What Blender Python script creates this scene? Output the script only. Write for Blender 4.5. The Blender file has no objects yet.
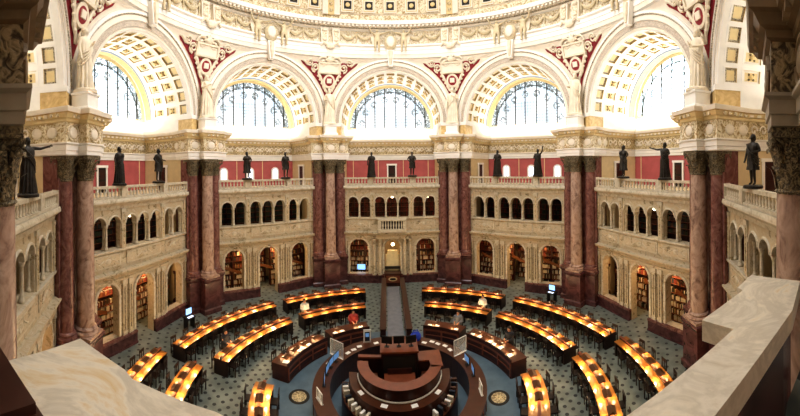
import bpy, bmesh, math, random
from math import sin, cos, pi, radians, sqrt, atan2, hypot
from mathutils import Vector, Matrix
random.seed(7)
SC = bpy.context.scene
COL = SC.collection
R_ = radians

# ------------------------------------------------------------------ materials
def new_mat(name):
    m = bpy.data.materials.new(name); m.use_nodes = True
    nt = m.node_tree
    return m, nt, nt.nodes['Principled BSDF']

def hexc(h):
    h = h.lstrip('#')
    c = [int(h[i:i+2], 16) / 255 for i in (0, 2, 4)]
    return tuple((x / 12.92 if x <= .04045 else ((x + .055) / 1.055) ** 2.4) for x in c) + (1,)

def N(nt, t, **kw):
    n = nt.nodes.new(t)
    for k, v in kw.items(): setattr(n, k, v)
    return n

def coords(nt, scale=(1, 1, 1)):
    tc = N(nt, 'ShaderNodeTexCoord'); mp = N(nt, 'ShaderNodeMapping')
    mp.inputs['Scale'].default_value = scale
    nt.links.new(tc.outputs['Object'], mp.inputs['Vector'])
    return mp.outputs['Vector']

def ramp(nt, fac, stops):
    r = N(nt, 'ShaderNodeValToRGB')
    el = r.color_ramp.elements
    while len(el) < len(stops): el.new(0.5)
    for e, (p, c) in zip(el, stops): e.position = p; e.color = hexc(c) if isinstance(c, str) else c
    nt.links.new(fac, r.inputs[0]); return r.outputs[0]

def plain(name, col, rough=.6, metal=0, var=.12, scale=3, bump=0):
    m, nt, b = new_mat(name)
    v = coords(nt)
    n = N(nt, 'ShaderNodeTexNoise'); n.inputs['Scale'].default_value = scale; n.inputs['Detail'].default_value = 5
    nt.links.new(v, n.inputs['Vector'])
    c = hexc(col)
    lo = tuple(x * (1 - var) for x in c[:3]) + (1,); hi = tuple(min(1, x * (1 + var)) for x in c[:3]) + (1,)
    nt.links.new(ramp(nt, n.outputs[0], [(.3, lo), (.7, hi)]), b.inputs['Base Color'])
    b.inputs['Roughness'].default_value = rough; b.inputs['Metallic'].default_value = metal
    if bump:
        bp = N(nt, 'ShaderNodeBump'); bp.inputs['Strength'].default_value = bump; bp.inputs['Distance'].default_value = .05
        nt.links.new(n.outputs[0], bp.inputs['Height']); nt.links.new(bp.outputs[0], b.inputs['Normal'])
    return m

def marble(name, stops, scale=1.2, dist=3.5, rough=.35, stretch=(1, 1, 1), detail=8):
    m, nt, b = new_mat(name)
    v = coords(nt, stretch)
    n = N(nt, 'ShaderNodeTexNoise'); n.inputs['Scale'].default_value = scale; n.inputs['Detail'].default_value = detail
    n.inputs['Distortion'].default_value = dist; n.inputs['Roughness'].default_value = .62
    nt.links.new(v, n.inputs['Vector'])
    nt.links.new(ramp(nt, n.outputs[0], stops), b.inputs['Base Color'])
    b.inputs['Roughness'].default_value = rough
    return m

def ornate(name, light, dark, scale=4.5, rough=.6, bump=.5, lo=.38, hi=.58):
    m, nt, b = new_mat(name)
    v = coords(nt)
    n = N(nt, 'ShaderNodeTexNoise'); n.inputs['Scale'].default_value = scale; n.inputs['Detail'].default_value = 3
    n.inputs['Distortion'].default_value = 2.2
    nt.links.new(v, n.inputs['Vector'])
    nt.links.new(ramp(nt, n.outputs[0], [(lo, dark), (hi, light)]), b.inputs['Base Color'])
    b.inputs['Roughness'].default_value = rough
    bp = N(nt, 'ShaderNodeBump'); bp.inputs['Strength'].default_value = bump; bp.inputs['Distance'].default_value = .08
    nt.links.new(n.outputs[0], bp.inputs['Height']); nt.links.new(bp.outputs[0], b.inputs['Normal'])
    return m

def emis(name, col, s):
    m, nt, b = new_mat(name)
    b.inputs['Base Color'].default_value = hexc(col)
    b.inputs['Emission Color'].default_value = hexc(col); b.inputs['Emission Strength'].default_value = s
    return m

M = {}
M['cream'] = plain('cream_plaster', '#e9dfcf', .6, 0, .05, 2)
M['white'] = plain('white_plaster', '#f0ece6', .55, 0, .04, 2)
M['greybeige'] = ornate('guilloche_band', '#cfc3b2', '#a8998a', 9, .6, .3)
M['plaster'] = plain('statue_plaster', '#e4d8c2', .6, 0, .12, 4, .2)
M['relief'] = plain('shaded_relief', '#d0c1a0', .6, 0, .15, 5, .2)  # cream relief toned darker, its shading put into the colour
M['orn'] = ornate('ornate_gold_frieze', '#eadfc4', '#a98f5e', 3.4)
M['orn2'] = ornate('ornate_cream_relief', '#efe5d0', '#b7a27c', 4.2)
M['orndk'] = ornate('ornate_tan_frieze', '#d9c8a2', '#8c764e', 4.6)
M['gold'] = plain('gold_paint', '#d9c18c', .45, 0, .15, 5)
M['tanpan'] = plain('tan_coffer_panel', '#e8d5a6', .6, 0, .06, 3)
M['tanblock'] = marble('ochre_marble_block', [(.3, '#b9955c'), (.6, '#dcc08a')], 1.5, 2)
M['dark'] = plain('dark_recess', '#2a2620', .7)
M['beadline'] = ornate('bead_moulding', '#d8cdb8', '#5d5346', 12, .6, .4)
M['redwall'] = plain('pompeian_red_wall', '#b25c5c', .7, 0, .12, 1.5)
M['pendred'] = plain('deep_red_ground', '#8e2630', .7, 0, .15, 4)
M['beigewall'] = plain('beige_jamb', '#d9c6a0', .6, 0, .06)
M['siena'] = marble('siena_marble', [(.3, '#6f6250'), (.39, '#a39576'), (.47, '#c9bea8'), (.57, '#bfae8e'), (.7, '#d6cec0')], 1.3, 2.2, .4, (1, 1, 1.2))
M['sienaL'] = marble('siena_marble_light', [(.3, '#a09276'), (.45, '#c6bca6'), (.7, '#dad3c3')], 1.4, 3, .4)
M['slab'] = marble('cream_marble_slab', [(.26, '#b58742'), (.36, '#d2b688'), (.45, '#ded3c0'), (.53, '#c6bba9'), (.6, '#d8cebd'), (.74, '#b7a78e')], 2.0, 1.5, .3)
M['pink'] = marble('pink_brown_marble', [(.3, '#745a4f'), (.45, '#a68b7d'), (.6, '#bfa595'), (.75, '#9b8073')], 1.6, 2.5, .25, (1, 1, .6))
M['redmar'] = marble('dark_red_marble', [(.3, '#4a302d'), (.5, '#7a524c'), (.7, '#947066')], 1.8, 2.5, .25, (1, 1, .6))
M['dado'] = marble('dado_brown_marble', [(.3, '#372124'), (.55, '#5a393a'), (.75, '#704a48')], 1.2, 2, .25)
M['veneer'] = ornate('dark_vein_veneer', '#a08e6e', '#4e4030', 5, .4, .1)
M['capital'] = ornate('bronzed_capital', '#9a8a6a', '#3a3327', 9, .5, .8, .4, .62)
M['bronze'] = plain('dark_bronze', '#37332f', .38, .5, .3, 6)
M['wood'] = plain('dark_mahogany', '#3c1d14', .35, 0, .25, 5)
M['woodtop'] = plain('red_brown_wood_top', '#7d4630', .3, 0, .15, 4)
M['countertop'] = plain('dark_counter_top', '#54301f', .3, 0, .15, 4)
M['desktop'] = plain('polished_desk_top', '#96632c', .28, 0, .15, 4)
M['chairwood'] = plain('chair_wood', '#22130e', .45, 0, .2, 6)
M['brass'] = plain('lamp_brass', '#5a381e', .4, .4, .15, 8)
M['bulb'] = emis('lamp_bulb', '#ffd79a', 25)
M['globe'] = emis('globe_lamp', '#ffe6c0', 6)
M['paper'] = plain('white_paper', '#f2f0ea', .7, 0, .03)
M['screen'] = emis('blue_screen', '#6f9cd0', .4)
M['kioskscreen'] = emis('bright_blue_screen', '#8fc4ff', 1.2)
M['whitescreen'] = emis('white_screen', '#e6eeff', 1.1)
M['black'] = plain('black_plastic', '#141416', .5)
M['bluecloth'] = plain('blue_fabric', '#1f3fb0', .7)
M['creampanel'] = plain('cream_panel', '#d9cda6', .6)
M['skin'] = plain('skin_tone', '#c48f70', .6)
M['hair'] = plain('dark_hair', '#1d140f', .7)
for nm, c in (('white', '#bdbab2'), ('red', '#9c3a34'), ('black', '#24242a'), ('grey', '#6f747c')):
    M['cloth_' + nm] = plain('cloth_' + nm, c, .8)
M['acrylic'], nt, b = new_mat('clear_acrylic')
b.inputs['Base Color'].default_value = (.8, .88, .95, 1); b.inputs['Alpha'].default_value = .28; b.inputs['Roughness'].default_value = .1
BOOKC = ['#6b2a22', '#8a5a34', '#2f3a2c', '#3a2a22', '#a48b62', '#28303c', '#d8d0bc', '#55382a']
for i, c in enumerate(BOOKC): M['book%d' % i] = plain('book_cloth_%d' % i, c, .7)

def glass_mat():
    m, nt, b = new_mat('stained_glass')
    L = nt.links.new
    tc = N(nt, 'ShaderNodeTexCoord'); sep = N(nt, 'ShaderNodeSeparateXYZ'); L(tc.outputs['Object'], sep.inputs[0])
    def mth(op, a, bb=None, cc=None):
        n = N(nt, 'ShaderNodeMath', operation=op)
        for i, q in enumerate((a, bb, cc)):
            if q is None: continue
            if isinstance(q, (int, float)): n.inputs[i].default_value = q
            else: L(q, n.inputs[i])
        return n.outputs[0]
    x, z = sep.outputs['X'], sep.outputs['Z']
    def lines(c, period, w):
        return mth('LESS_THAN', mth('ABSOLUTE', mth('SUBTRACT', mth('FRACT', mth('DIVIDE', mth('ADD', c, 50.0), period)), .5)), w)
    grid = mth('MAXIMUM', lines(x, .3, .12), lines(z, .3, .12))
    low = mth('LESS_THAN', z, 16.6)
    r = mth('SQRT', mth('ADD', mth('MULTIPLY', x, x), mth('MULTIPLY', mth('SUBTRACT', z, 14.3), mth('SUBTRACT', z, 14.3))))
    border = mth('GREATER_THAN', r, 3.6)
    # ring of wreaths: circles along radius 3.0
    ang = N(nt, 'ShaderNodeMath', operation='ARCTAN2'); L(mth('SUBTRACT', z, 14.3), ang.inputs[0]); L(x, ang.inputs[1])
    af = mth('MULTIPLY', mth('SUBTRACT', mth('FRACT', mth('MULTIPLY', ang.outputs[0], 8 / pi)), .5), pi / 8 * 3.05)
    rr = mth('SQRT', mth('ADD', mth('MULTIPLY', af, af), mth('POWER', mth('SUBTRACT', r, 3.05), 2)))
    wreath = mth('MULTIPLY', mth('LESS_THAN', rr, .36), mth('GREATER_THAN', rr, .12))
    nz = N(nt, 'ShaderNodeTexNoise'); nz.inputs['Scale'].default_value = 7; nz.inputs['Detail'].default_value = 3; L(tc.outputs['Object'], nz.inputs['Vector'])
    spot = mth('GREATER_THAN', nz.outputs[0], .46)
    dk = mth('MAXIMUM', mth('MULTIPLY', mth('MULTIPLY', grid, low), .5), mth('MULTIPLY', mth('MULTIPLY', mth('MAXIMUM', border, wreath), spot), .85))
    mix = N(nt, 'ShaderNodeMix', data_type='RGBA'); L(dk, mix.inputs['Factor'])
    nz2 = N(nt, 'ShaderNodeTexNoise'); nz2.inputs['Scale'].default_value = .7; L(tc.outputs['Object'], nz2.inputs['Vector'])
    L(ramp(nt, nz2.outputs[0], [(.35, '#cfe2f2'), (.6, '#f6faff')]), mix.inputs['A'])
    mix.inputs['B'].default_value = hexc('#20362c')
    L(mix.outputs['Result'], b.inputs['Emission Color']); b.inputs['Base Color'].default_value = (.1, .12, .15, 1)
    b.inputs['Roughness'].default_value = .3
    # daylight is put into the panes as emission, strength per window (object property)
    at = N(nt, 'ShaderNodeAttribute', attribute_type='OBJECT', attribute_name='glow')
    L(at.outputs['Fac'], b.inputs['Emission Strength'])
    return m
M['glass'] = glass_mat()

def floor_mat():
    m, nt, b = new_mat('blue_grey_dotted_floor')
    L = nt.links.new
    tc = N(nt, 'ShaderNodeTexCoord'); sep = N(nt, 'ShaderNodeSeparateXYZ'); L(tc.outputs['Object'], sep.inputs[0])
    def mth(op, a, bb=None):
        n = N(nt, 'ShaderNodeMath', operation=op)
        for i, q in enumerate((a, bb)):
            if q is None: continue
            if isinstance(q, (int, float)): n.inputs[i].default_value = q
            else: L(q, n.inputs[i])
        return n.outputs[0]
    x, y = sep.outputs['X'], mth('ADD', sep.outputs['Y'], .5)
    r = mth('SQRT', mth('ADD', mth('MULTIPLY', x, x), mth('MULTIPLY', y, y)))
    a = mth('MULTIPLY', mth('ARCTAN2', x, y), 100 / (2 * pi))
    def dots(off):
        da = mth('MULTIPLY', mth('SUBTRACT', mth('FRACT', mth('ADD', a, 200 + off)), .5), mth('MULTIPLY', r, 2 * pi / 100))
        dr = mth('MULTIPLY', mth('SUBTRACT', mth('FRACT', mth('ADD', mth('DIVIDE', r, .64), off)), .5), .64)
        return mth('LESS_THAN', mth('ADD', mth('MULTIPLY', da, da), mth('MULTIPLY', dr, dr)), .0078)
    d = mth('MULTIPLY', mth('MAXIMUM', dots(0), dots(.5)), mth('GREATER_THAN', r, 6.35))
    nz = N(nt, 'ShaderNodeTexNoise'); nz.inputs['Scale'].default_value = 1.5; nz.inputs['Detail'].default_value = 6; L(tc.outputs['Object'], nz.inputs['Vector'])
    mix = N(nt, 'ShaderNodeMix', data_type='RGBA'); L(d, mix.inputs['Factor'])
    inner = N(nt, 'ShaderNodeMix', data_type='RGBA'); L(mth('GREATER_THAN', r, 6.3), inner.inputs['Factor'])
    L(ramp(nt, nz.outputs[0], [(.3, '#566b79'), (.7, '#6b8190')]), inner.inputs['A'])
    L(ramp(nt, nz.outputs[0], [(.3, '#626b68'), (.7, '#848d87')]), inner.inputs['B'])
    L(inner.outputs['Result'], mix.inputs['A'])
    mix.inputs['B'].default_value = hexc('#23282c')
    L(mix.outputs['Result'], b.inputs['Base Color']); b.inputs['Roughness'].default_value = .45
    return m
M['floor'] = floor_mat()

# ------------------------------------------------------------------ mesh builder
class MB:
    def __init__(s): s.v = []; s.f = []; s.m = []; s.mats = []; s.X = None
    def mi(s, mat):
        if mat not in s.mats: s.mats.append(mat)
        return s.mats.index(mat)
    def P(s, p):
        s.v.append(tuple(s.X(p)) if s.X else tuple(p)); return len(s.v) - 1
    def F(s, idx, mat): s.f.append(tuple(idx)); s.m.append(s.mi(mat))
    def poly(s, pts, mat): s.F([s.P(p) for p in pts], mat)
    def box(s, a, b, mat, taper=0):
        x0, y0, z0 = a; x1, y1, z1 = b; t = taper
        i = [s.P(p) for p in ((x0, y0, z0), (x1, y0, z0), (x1, y1, z0), (x0, y1, z0), (x0 + t, y0 + t, z1), (x1 - t, y0 + t, z1), (x1 - t, y1 - t, z1), (x0 + t, y1 - t, z1))]
        for q in ((3, 2, 1, 0), (4, 5, 6, 7), (0, 1, 5, 4), (1, 2, 6, 5), (2, 3, 7, 6), (3, 0, 4, 7)): s.F([i[k] for k in q], mat)
    def prism(s, pts, z0, z1, mat):
        n = len(pts); a = [s.P((x, y, z0)) for x, y in pts]; b = [s.P((x, y, z1)) for x, y in pts]
        s.F(a[::-1], mat); s.F(b, mat)
        for i in range(n): s.F((a[i], a[(i + 1) % n], b[(i + 1) % n], b[i]), mat)
    def prism_y(s, pts, y0, y1, mat):           # polygon in x,z extruded along y
        n = len(pts); a = [s.P((x, y0, z)) for x, z in pts]; b = [s.P((x, y1, z)) for x, z in pts]
        s.F(a, mat); s.F(b[::-1], mat)
        for i in range(n): s.F((a[i], b[i], b[(i + 1) % n], a[(i + 1) % n]), mat)
    def lathe(s, prof, mats, n=16, c=(0, 0), a0=0, a1=2 * pi, sx=1, sy=1):
        full = abs(a1 - a0 - 2 * pi) < 1e-6; k = n if full else n + 1
        rows = []
        for j in range(k):
            a = a0 + (a1 - a0) * j / n
            rows.append([s.P((c[0] + sx * r * sin(a), c[1] + sy * r * cos(a), z)) for r, z in prof])
        for j in range(n):
            A, B = rows[j], rows[(j + 1) % k]
            for i in range(len(prof) - 1):
                s.F((A[i], B[i], B[i + 1], A[i + 1]), mats[i] if isinstance(mats, (list, tuple)) else mats)
        return rows
    def sector(s, r0, r1, z0, z1, a0, a1, n, mat, c=(0, 0), side=None):     # closed ring sector, az angles in degrees
        prof = [(r0, z0), (r1, z0), (r1, z1), (r0, z1), (r0, z0)]
        ms = [side or mat, side or mat, mat, side or mat]
        rows = s.lathe(prof, ms, n, c, R_(a0), R_(a1))
        if abs(a1 - a0) < 359.9:
            s.F([rows[0][i] for i in range(4)], side or mat); s.F([rows[-1][i] for i in (3, 2, 1, 0)], side or mat)
    def sweep(s, path, prof, mats, closed=False, out=1):      # plan path, profile (offset, z)
        n = len(path); rows = []
        for i in range(n):
            p = Vector(path[i])
            q = Vector(path[(i + 1) % n]) if (closed or i < n - 1) else None
            o = Vector(path[i - 1]) if (closed or i > 0) else None
            def nrm(a, b): d = (b - a).normalized(); return Vector((-d.y, d.x)) * out
            if q is None: m = nrm(o, p)
            elif o is None: m = nrm(p, q)
            else:
                n1, n2 = nrm(o, p), nrm(p, q); m = (n1 + n2); m = m / max(.3, (1 + n1.dot(n2)))
            rows.append([s.P((p.x + m.x * d, p.y + m.y * d, z)) for d, z in prof])
        for i in range(n if closed else n - 1):
            A, B = rows[i], rows[(i + 1) % n]
            for k in range(len(prof) - 1): s.F((A[k], B[k], B[k + 1], A[k + 1]), mats[k] if isinstance(mats, (list, tuple)) else mats)
    def arc(s, prof, mats, zc, n=48, a0=0, a1=pi, xc=0):                     # semicircular sweep of (R, y) profile in the x-z plane
        rows = []
        for j in range(n + 1):
            a = a0 + (a1 - a0) * j / n
            rows.append([s.P((xc + r * cos(a), y, zc + r * sin(a))) for r, y in prof])
        for j in range(n):
            for k in range(len(prof) - 1): s.F((rows[j][k], rows[j + 1][k], rows[j + 1][k + 1], rows[j][k + 1]), mats[k] if isinstance(mats, (list, tuple)) else mats)
    def tube(s, pts, rad, mat, n=6, cap=True):
        rows = []; pts = [Vector(p) for p in pts]
        for i, p in enumerate(pts):
            d = (pts[min(i + 1, len(pts) - 1)] - pts[max(i - 1, 0)]).normalized()
            u = d.cross(Vector((0, 0, 1)));
            if u.length < .1: u = d.cross(Vector((1, 0, 0)))
            u.normalize(); w = d.cross(u)
            r = rad[i] if isinstance(rad, (list, tuple)) else rad
            rows.append([s.P(p + u * r * cos(2 * pi * k / n) + w * r * sin(2 * pi * k / n)) for k in range(n)])
        for i in range(len(rows) - 1):
            for k in range(n): s.F((rows[i][k], rows[i][(k + 1) % n], rows[i + 1][(k + 1) % n], rows[i + 1][k]), mat)
        if cap: s.F(rows[0][::-1], mat); s.F(rows[-1], mat)
    def ell(s, c, r, mat, n=10, m=6):
        rx, ry, rz = r if isinstance(r, (tuple, list)) else (r, r, r)
        rows = []
        for j in range(m + 1):
            t = pi * j / m
            rows.append([s.P((c[0] + rx * sin(t) * cos(2 * pi * k / n), c[1] + ry * sin(t) * sin(2 * pi * k / n), c[2] + rz * cos(t))) for k in range(n)])
        for j in range(m):
            for k in range(n): s.F((rows[j][k], rows[j + 1][k], rows[j + 1][(k + 1) % n], rows[j][(k + 1) % n]), mat)
    def mesh(s, name):
        me = bpy.data.meshes.new(name); me.from_pydata(s.v, [], s.f)
        for mt in s.mats: me.materials.append(mt)
        me.polygons.foreach_set('material_index', s.m)
        bm = bmesh.new(); bm.from_mesh(me); bmesh.ops.remove_doubles(bm, verts=bm.verts, dist=1e-4)
        bmesh.ops.recalc_face_normals(bm, faces=bm.faces); bm.to_mesh(me); bm.free()
        me.update(); return me
    def build(s, name, parent=None, smooth=False, kind=None):
        me = s.mesh(name)
        if smooth:
            me.polygons.foreach_set('use_smooth', [True] * len(me.polygons)); 
            try: me.set_sharp_from_angle(angle=R_(38))
            except Exception: pass
        return link(name, me, parent, kind)

def link(name, me, parent=None, kind=None):
    o = bpy.data.objects.new(name, me); COL.objects.link(o)
    if parent: o.parent = parent
    if kind: o['kind'] = kind
    return o

def struct(o): o['kind'] = 'structure'; return o
def tag(o, label, cat, group=None):
    o['label'] = label; o['category'] = cat
    if group: o['group'] = group
    return o
def thing(name, label, cat, loc=(0, 0, 0), rz=0, group=None):
    o = bpy.data.objects.new(name, None); COL.objects.link(o); o.location = loc; o.rotation_euler = (0, 0, rz)
    o.empty_display_size = .1
    return tag(o, label, cat, group)
def dup(root, loc=None, rz=None, label=None, group=None, name=None, scale=None):
    def cp(o, parent):
        c = o.copy(); COL.objects.link(c); c.parent = parent
        for ch in list(o.children): cp(ch, c)
        return c
    r = cp(root, None)
    if name: r.name = name
    if loc is not None: r.location = loc
    if rz is not None: r.rotation_euler = (0, 0, rz)
    if scale: r.scale = scale
    if label: r['label'] = label
    if group: r['group'] = group
    return r
def light(name, kind, loc, energy, col=(1, 1, 1), size=.1, rot=None, parent=None, size_y=None):
    d = bpy.data.lights.new(name, kind); d.energy = energy; d.color = col
    if kind == 'AREA':
        d.size = size
        if size_y: d.shape = 'RECTANGLE'; d.size_y = size_y
    elif kind in ('POINT', 'SPOT'): d.shadow_soft_size = size
    o = bpy.data.objects.new(name, d); COL.objects.link(o); o.location = loc
    if rot: o.rotation_euler = rot
    if parent: o.parent = parent
    return o
def BP(az, s, A, z=0):                      # bay coordinates -> world
    a = R_(az); return Vector((A * sin(a) + s * cos(a), A * cos(a) - s * sin(a), z))
def PC(az, r, z=0, c=(0, -.5)):             # polar about the ring centre
    a = R_(az); return Vector((c[0] + r * sin(a), c[1] + r * cos(a), z))

ZS = 14.3      # spring of the big arches
BAYS = {0: 'back', -45: 'back_left', 45: 'back_right', -90: 'left', 90: 'right', -135: 'front_left', 135: 'front_right', 180: 'front'}
BAYTXT = {0: 'back bay', -45: 'back-left bay', 45: 'back-right bay', -90: 'left side bay', 90: 'right side bay', -135: 'near left bay', 135: 'near right bay', 180: 'bay behind'}

# ------------------------------------------------------------------ floor
fb = MB(); fb.lathe([(0, 0), (20.5, 0)], M['floor'], 64)
struct(fb.build('floor'))

# ------------------------------------------------------------------ bay screens
def arch_wall(mb, x0, x1, z0, z1, ops, y0, y1, mat, soff=None, n=14):
    """wall slab with arched openings (centre, half, sill, spring)"""
    soff = soff or mat
    xs = x0
    for c, h, sill, sp in sorted(ops):
        if c - h > xs + 1e-4: mb.box((xs, y0, z0), (c - h, y1, z1), mat)
        if sill > z0 + 1e-4: mb.box((c - h, y0, z0), (c + h, y1, sill), mat)
        pts = [(c - h * cos(pi * i / n), sp + h * sin(pi * i / n)) for i in range(n + 1)]
        for i in range(n):
            (xa, za), (xb, zb) = pts[i], pts[i + 1]
            mb.poly([(xa, y0, za), (xb, y0, zb), (xb, y0, z1), (xa, y0, z1)], mat)
            mb.poly([(xa, y1, za), (xa, y1, z1), (xb, y1, z1), (xb, y1, zb)], mat)
            mb.poly([(xa, y0, za), (xa, y1, za), (xb, y1, zb), (xb, y0, zb)], soff)
        xs = c + h
    if x1 > xs: mb.box((xs, y0, z0), (x1, y1, z1), mat)

A0, A1 = 14.2, 14.7
UP = [-3.5, -2.4, -1.1, 0, 1.1, 2.4, 3.5]
bal_mb = MB()
bal_mb.lathe([(.0, 8.85), (.075, 8.85), (.075, 8.89), (.04, 8.93), (.078, 9.05), (.06, 9.15), (.035, 9.22), (.06, 9.27), (.06, 9.31), (0, 9.31)], M['sienaL'], 8)
BALUSTER = bal_mb.mesh('baluster')
col_mb = MB()
col_mb.lathe([(0, 5.8), (.13, 5.8), (.13, 5.9), (.1, 5.95), (.085, 6.0), (.075, 7.02), (.09, 7.05), (.13, 7.16), (.13, 7.25), (0, 7.25)], M['sienaL'], 10)
COLONNETTE = col_mb.mesh('colonnette')
def bay_screen(special):
    root_mb = MB(); mt = M['siena']
    if special: ops = [(-3.0, .85, .75, 3.05), (0, .72, 0, 3.1), (3.0, .85, .75, 3.05)]
    else: ops = [(-2.95, .8, .75, 3.1), (0, .8, 0, 3.1), (2.95, .8, .75, 3.1)]
    arch_wall(root_mb, -4.95, 4.95, 0, 4.3, ops, A0, A1, mt, M['sienaL'])
    root_mb.box((-4.95, A0, 4.3), (4.95, A1, 5.8), mt)
    for a, b in ((-4.95, -3.95), (-1.97, -1.55), (1.55, 1.97), (3.95, 4.95)): root_mb.box((a, A0, 5.8), (b, A1 - .1, 7.25), mt)
    arch_wall(root_mb, -4.95, 4.95, 7.25, 8.3, [(c, .43, 7.25, 7.25) for c in UP], A0, A1 - .1, mt, M['sienaL'], 12)
    root_mb.box((-4.95, A0 - .05, 8.3), (4.95, A1, 8.72), mt)
    screen = root_mb
    parts = []
    def part(name, mb, smooth=False): parts.append((name, mb.mesh(name), smooth, None))
    # dado of dark marble
    d = MB()
    segs = [(-4.9, -ops[1][1] - .02), (ops[1][1] + .02, 4.9)]
    for a, b in segs:
        d.box((a, A0 - .2, 0), (b, A0 + .0, .62), M['dado']); d.box((a, A0 - .24, .62), (b, A0, .74), M['redmar']); d.box((a, A0 - .26, 0), (b, A0 - .14, .12), M['dado'])
    part('dado', d)
    # lower archivolts + keystones
    for c, h, si, sp in ops:
        k = MB(); k.arc([(h, A0 - .002), (h, A0 - .07), (h + .07, A0 - .09), (h + .15, A0 - .06), (h + .16, A0)], M['sienaL'], sp, 20, xc=c)
        k.box((c - .09, A0 - .14, sp + h - .04), (c + .09, A0, sp + h + .26), M['sienaL'])
        for sg in (-1, 1): k.box((c + sg * (h + .08) - .08, A0 - .07, max(si, .74)), (c + sg * (h + .08) + .08, A0, sp), M['sienaL']); k.box((c + sg * (h + .08) - .11, A0 - .1, sp - .1), (c + sg * (h + .08) + .11, A0, sp), M['sienaL'])
        part('archivolt', k)
    # pilasters / columns between the lower arches
    pxs = [-1.62, -1.1, 1.1, 1.62] if special else [-1.72, -1.22, 1.22, 1.72]
    for x in pxs + [-4.25, 4.25]:
        p = MB()
        if special and abs(x) < 3:
            p.lathe([(0, .74), (.19, .74), (.19, .84), (.15, .9), (.145, 1.0), (.125, 3.6), (.15, 3.64), (.2, 3.85), (.2, 3.95), (0, 3.95)], M['siena'], 12, (x, A0 - .2))
        else:
            p.box((x - .17, A0 - .12, .74), (x + .17, A0, .92), M['sienaL']); p.box((x - .14, A0 - .09, .92), (x + .14, A0, 3.68), M['siena'])
            p.box((x - .05, A0 - .1, 1.05), (x + .05, A0 - .08, 3.55), M['veneer'])
            for q_ in (-.2, .2): p.box((x + q_ - .03, A0 - .02, .92), (x + q_ + .03, A0, 3.68), M['veneer'])
            p.box((x - .19, A0 - .13, 3.68), (x + .19, A0, 3.95), M['sienaL'], 0)
        part('pilaster', p)
    # lower cornice, panels, sill
    prof = [(0, 3.95), (.14, 3.97), (.14, 4.12), (.1, 4.14), (.1, 4.3), (.28, 4.36), (.36, 4.48), (.36, 4.55), (0, 4.6)]
    k = MB(); xs = [-4.95, 4.95]
    path = [(-4.95, A0), (4.95, A0)]
    if special: path = [(-4.95, A0), (-1.35, A0), (-1.35, A0 - .28), (1.35, A0 - .28), (1.35, A0), (4.95, A0)]
    k.sweep(path, prof, M['siena'], out=-1); part('string_course', k)
    k = MB()
    for a, b in ((-3.9, -2.0), (-1.5, 1.5), (2.0, 3.9)):
        if special and a == -1.5: continue
        k.box((a, A0 - .05, 4.85), (b, A0, 5.6), M['sienaL']); k.box((a + .1, A0 - .07, 4.95), (b - .1, A0 - .04, 5.5), M['siena'])
        k.ell(((a + b) / 2, A0 - .06, 5.22), (.22, .06, .17), M['sienaL'], 10, 6)
        for sg in (-1, 1): k.tube([((a + b) / 2 + sg * t, A0 - .07, 5.22 + .1 * sin(t * 7)) for t in (.28, .36, .44, .52, .6, .68)], .035, M['sienaL'], 5)
    part('relief_panel', k)
    k = MB(); k.sweep([(-4.95, A0), (4.95, A0)], [(0, 5.62), (.1, 5.66), (.14, 5.72), (.14, 5.8), (0, 5.8)], M['sienaL'], out=-1); part('sill_course', k)
    for x in (-1.76, 1.76, -4.2, 4.2):
        k = MB(); k.box((x - .15, A0 - .08, 5.8), (x + .15, A0, 7.9), M['siena']); k.box((x - .18, A0 - .11, 7.9), (x + .18, A0, 8.1), M['sienaL']); k.box((x - .04, A0 - .1, 6), (x + .04, A0 - .07, 7.8), M['orndk']); part('pilaster', k)
    k = MB()
    for c in UP: k.arc([(.43, A0), (.43, A0 - .05), (.49, A0 - .06), (.53, A0)], M['sienaL'], 7.25, 14, xc=c)
    part('archivolt', k)
    k = MB(); k.sweep([(-4.95, A0), (4.95, A0)], [(0, 8.1), (.06, 8.12), (.08, 8.3), (.2, 8.38), (.34, 8.5), (.34, 8.6), (.3, 8.72), (0, 8.75)], M['sienaL'], out=-1); part('cornice', k)
    # balustrade
    k = MB(); yb = A0 - .1
    k.box((-4.75, yb - .14, 8.74), (4.75, yb + .14, 8.85), M['sienaL']); part('balustrade_base', k)
    k = MB(); k.box((-4.75, yb - .14, 9.31), (4.75, yb + .14, 9.45), M['sienaL']); part('handrail', k)
    for x in (-4.4, -1.85, 1.85, 4.4):
        k = MB(); k.box((x - .22, yb - .16, 8.74), (x + .22, yb + .16, 9.47), M['sienaL']); part('balustrade_pedestal', k)
    xs = [-4.05 + .275 * i for i in range(8)] + [-1.5 + .273 * i for i in range(12)] + [2.12 + .275 * i for i in range(8)]
    for x in xs: parts.append(('baluster', BALUSTER, True, (x, yb, 0)))
    for x in (-2.95, -.55, .55, 2.95):
        parts.append(('colonnette', COLONNETTE, True, (x, A0 + .12, 0))); parts.append(('colonnette', COLONNETTE, True, (x, A0 + .36, 0)))
    for x in (-4.0, -1.9, -1.6, 1.6, 1.9, 4.0): parts.append(('colonnette', COLONNETTE, True, (x, A0 + .24, 0)))
    if special:
        k = MB(); k.prism([(-1.3, A0), (-1.3, A0 - .62), (-1.1, A0 - .75), (1.1, A0 - .75), (1.3, A0 - .62), (1.3, A0)], 4.6, 4.86, M['sienaL'])
        k.prism([(-1.25, A0), (-1.25, A0 - .6), (-1.08, A0 - .72), (1.08, A0 - .72), (1.25, A0 - .6), (1.25, A0)], 5.6, 5.72, M['sienaL'])
        for a, b in ((-1.25, -.95), (.95, 1.25)): k.box((a, A0 - .66, 4.86), (b, A0 - .3, 5.6), M['sienaL'])
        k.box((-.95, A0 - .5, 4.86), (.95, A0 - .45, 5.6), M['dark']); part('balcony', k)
        for i in range(8): parts.append(('balcony_baluster', BALUSTER, True, (-.82 + .235 * i, A0 - .6, -4.0)))
    return screen.mesh('screen'), parts
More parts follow.
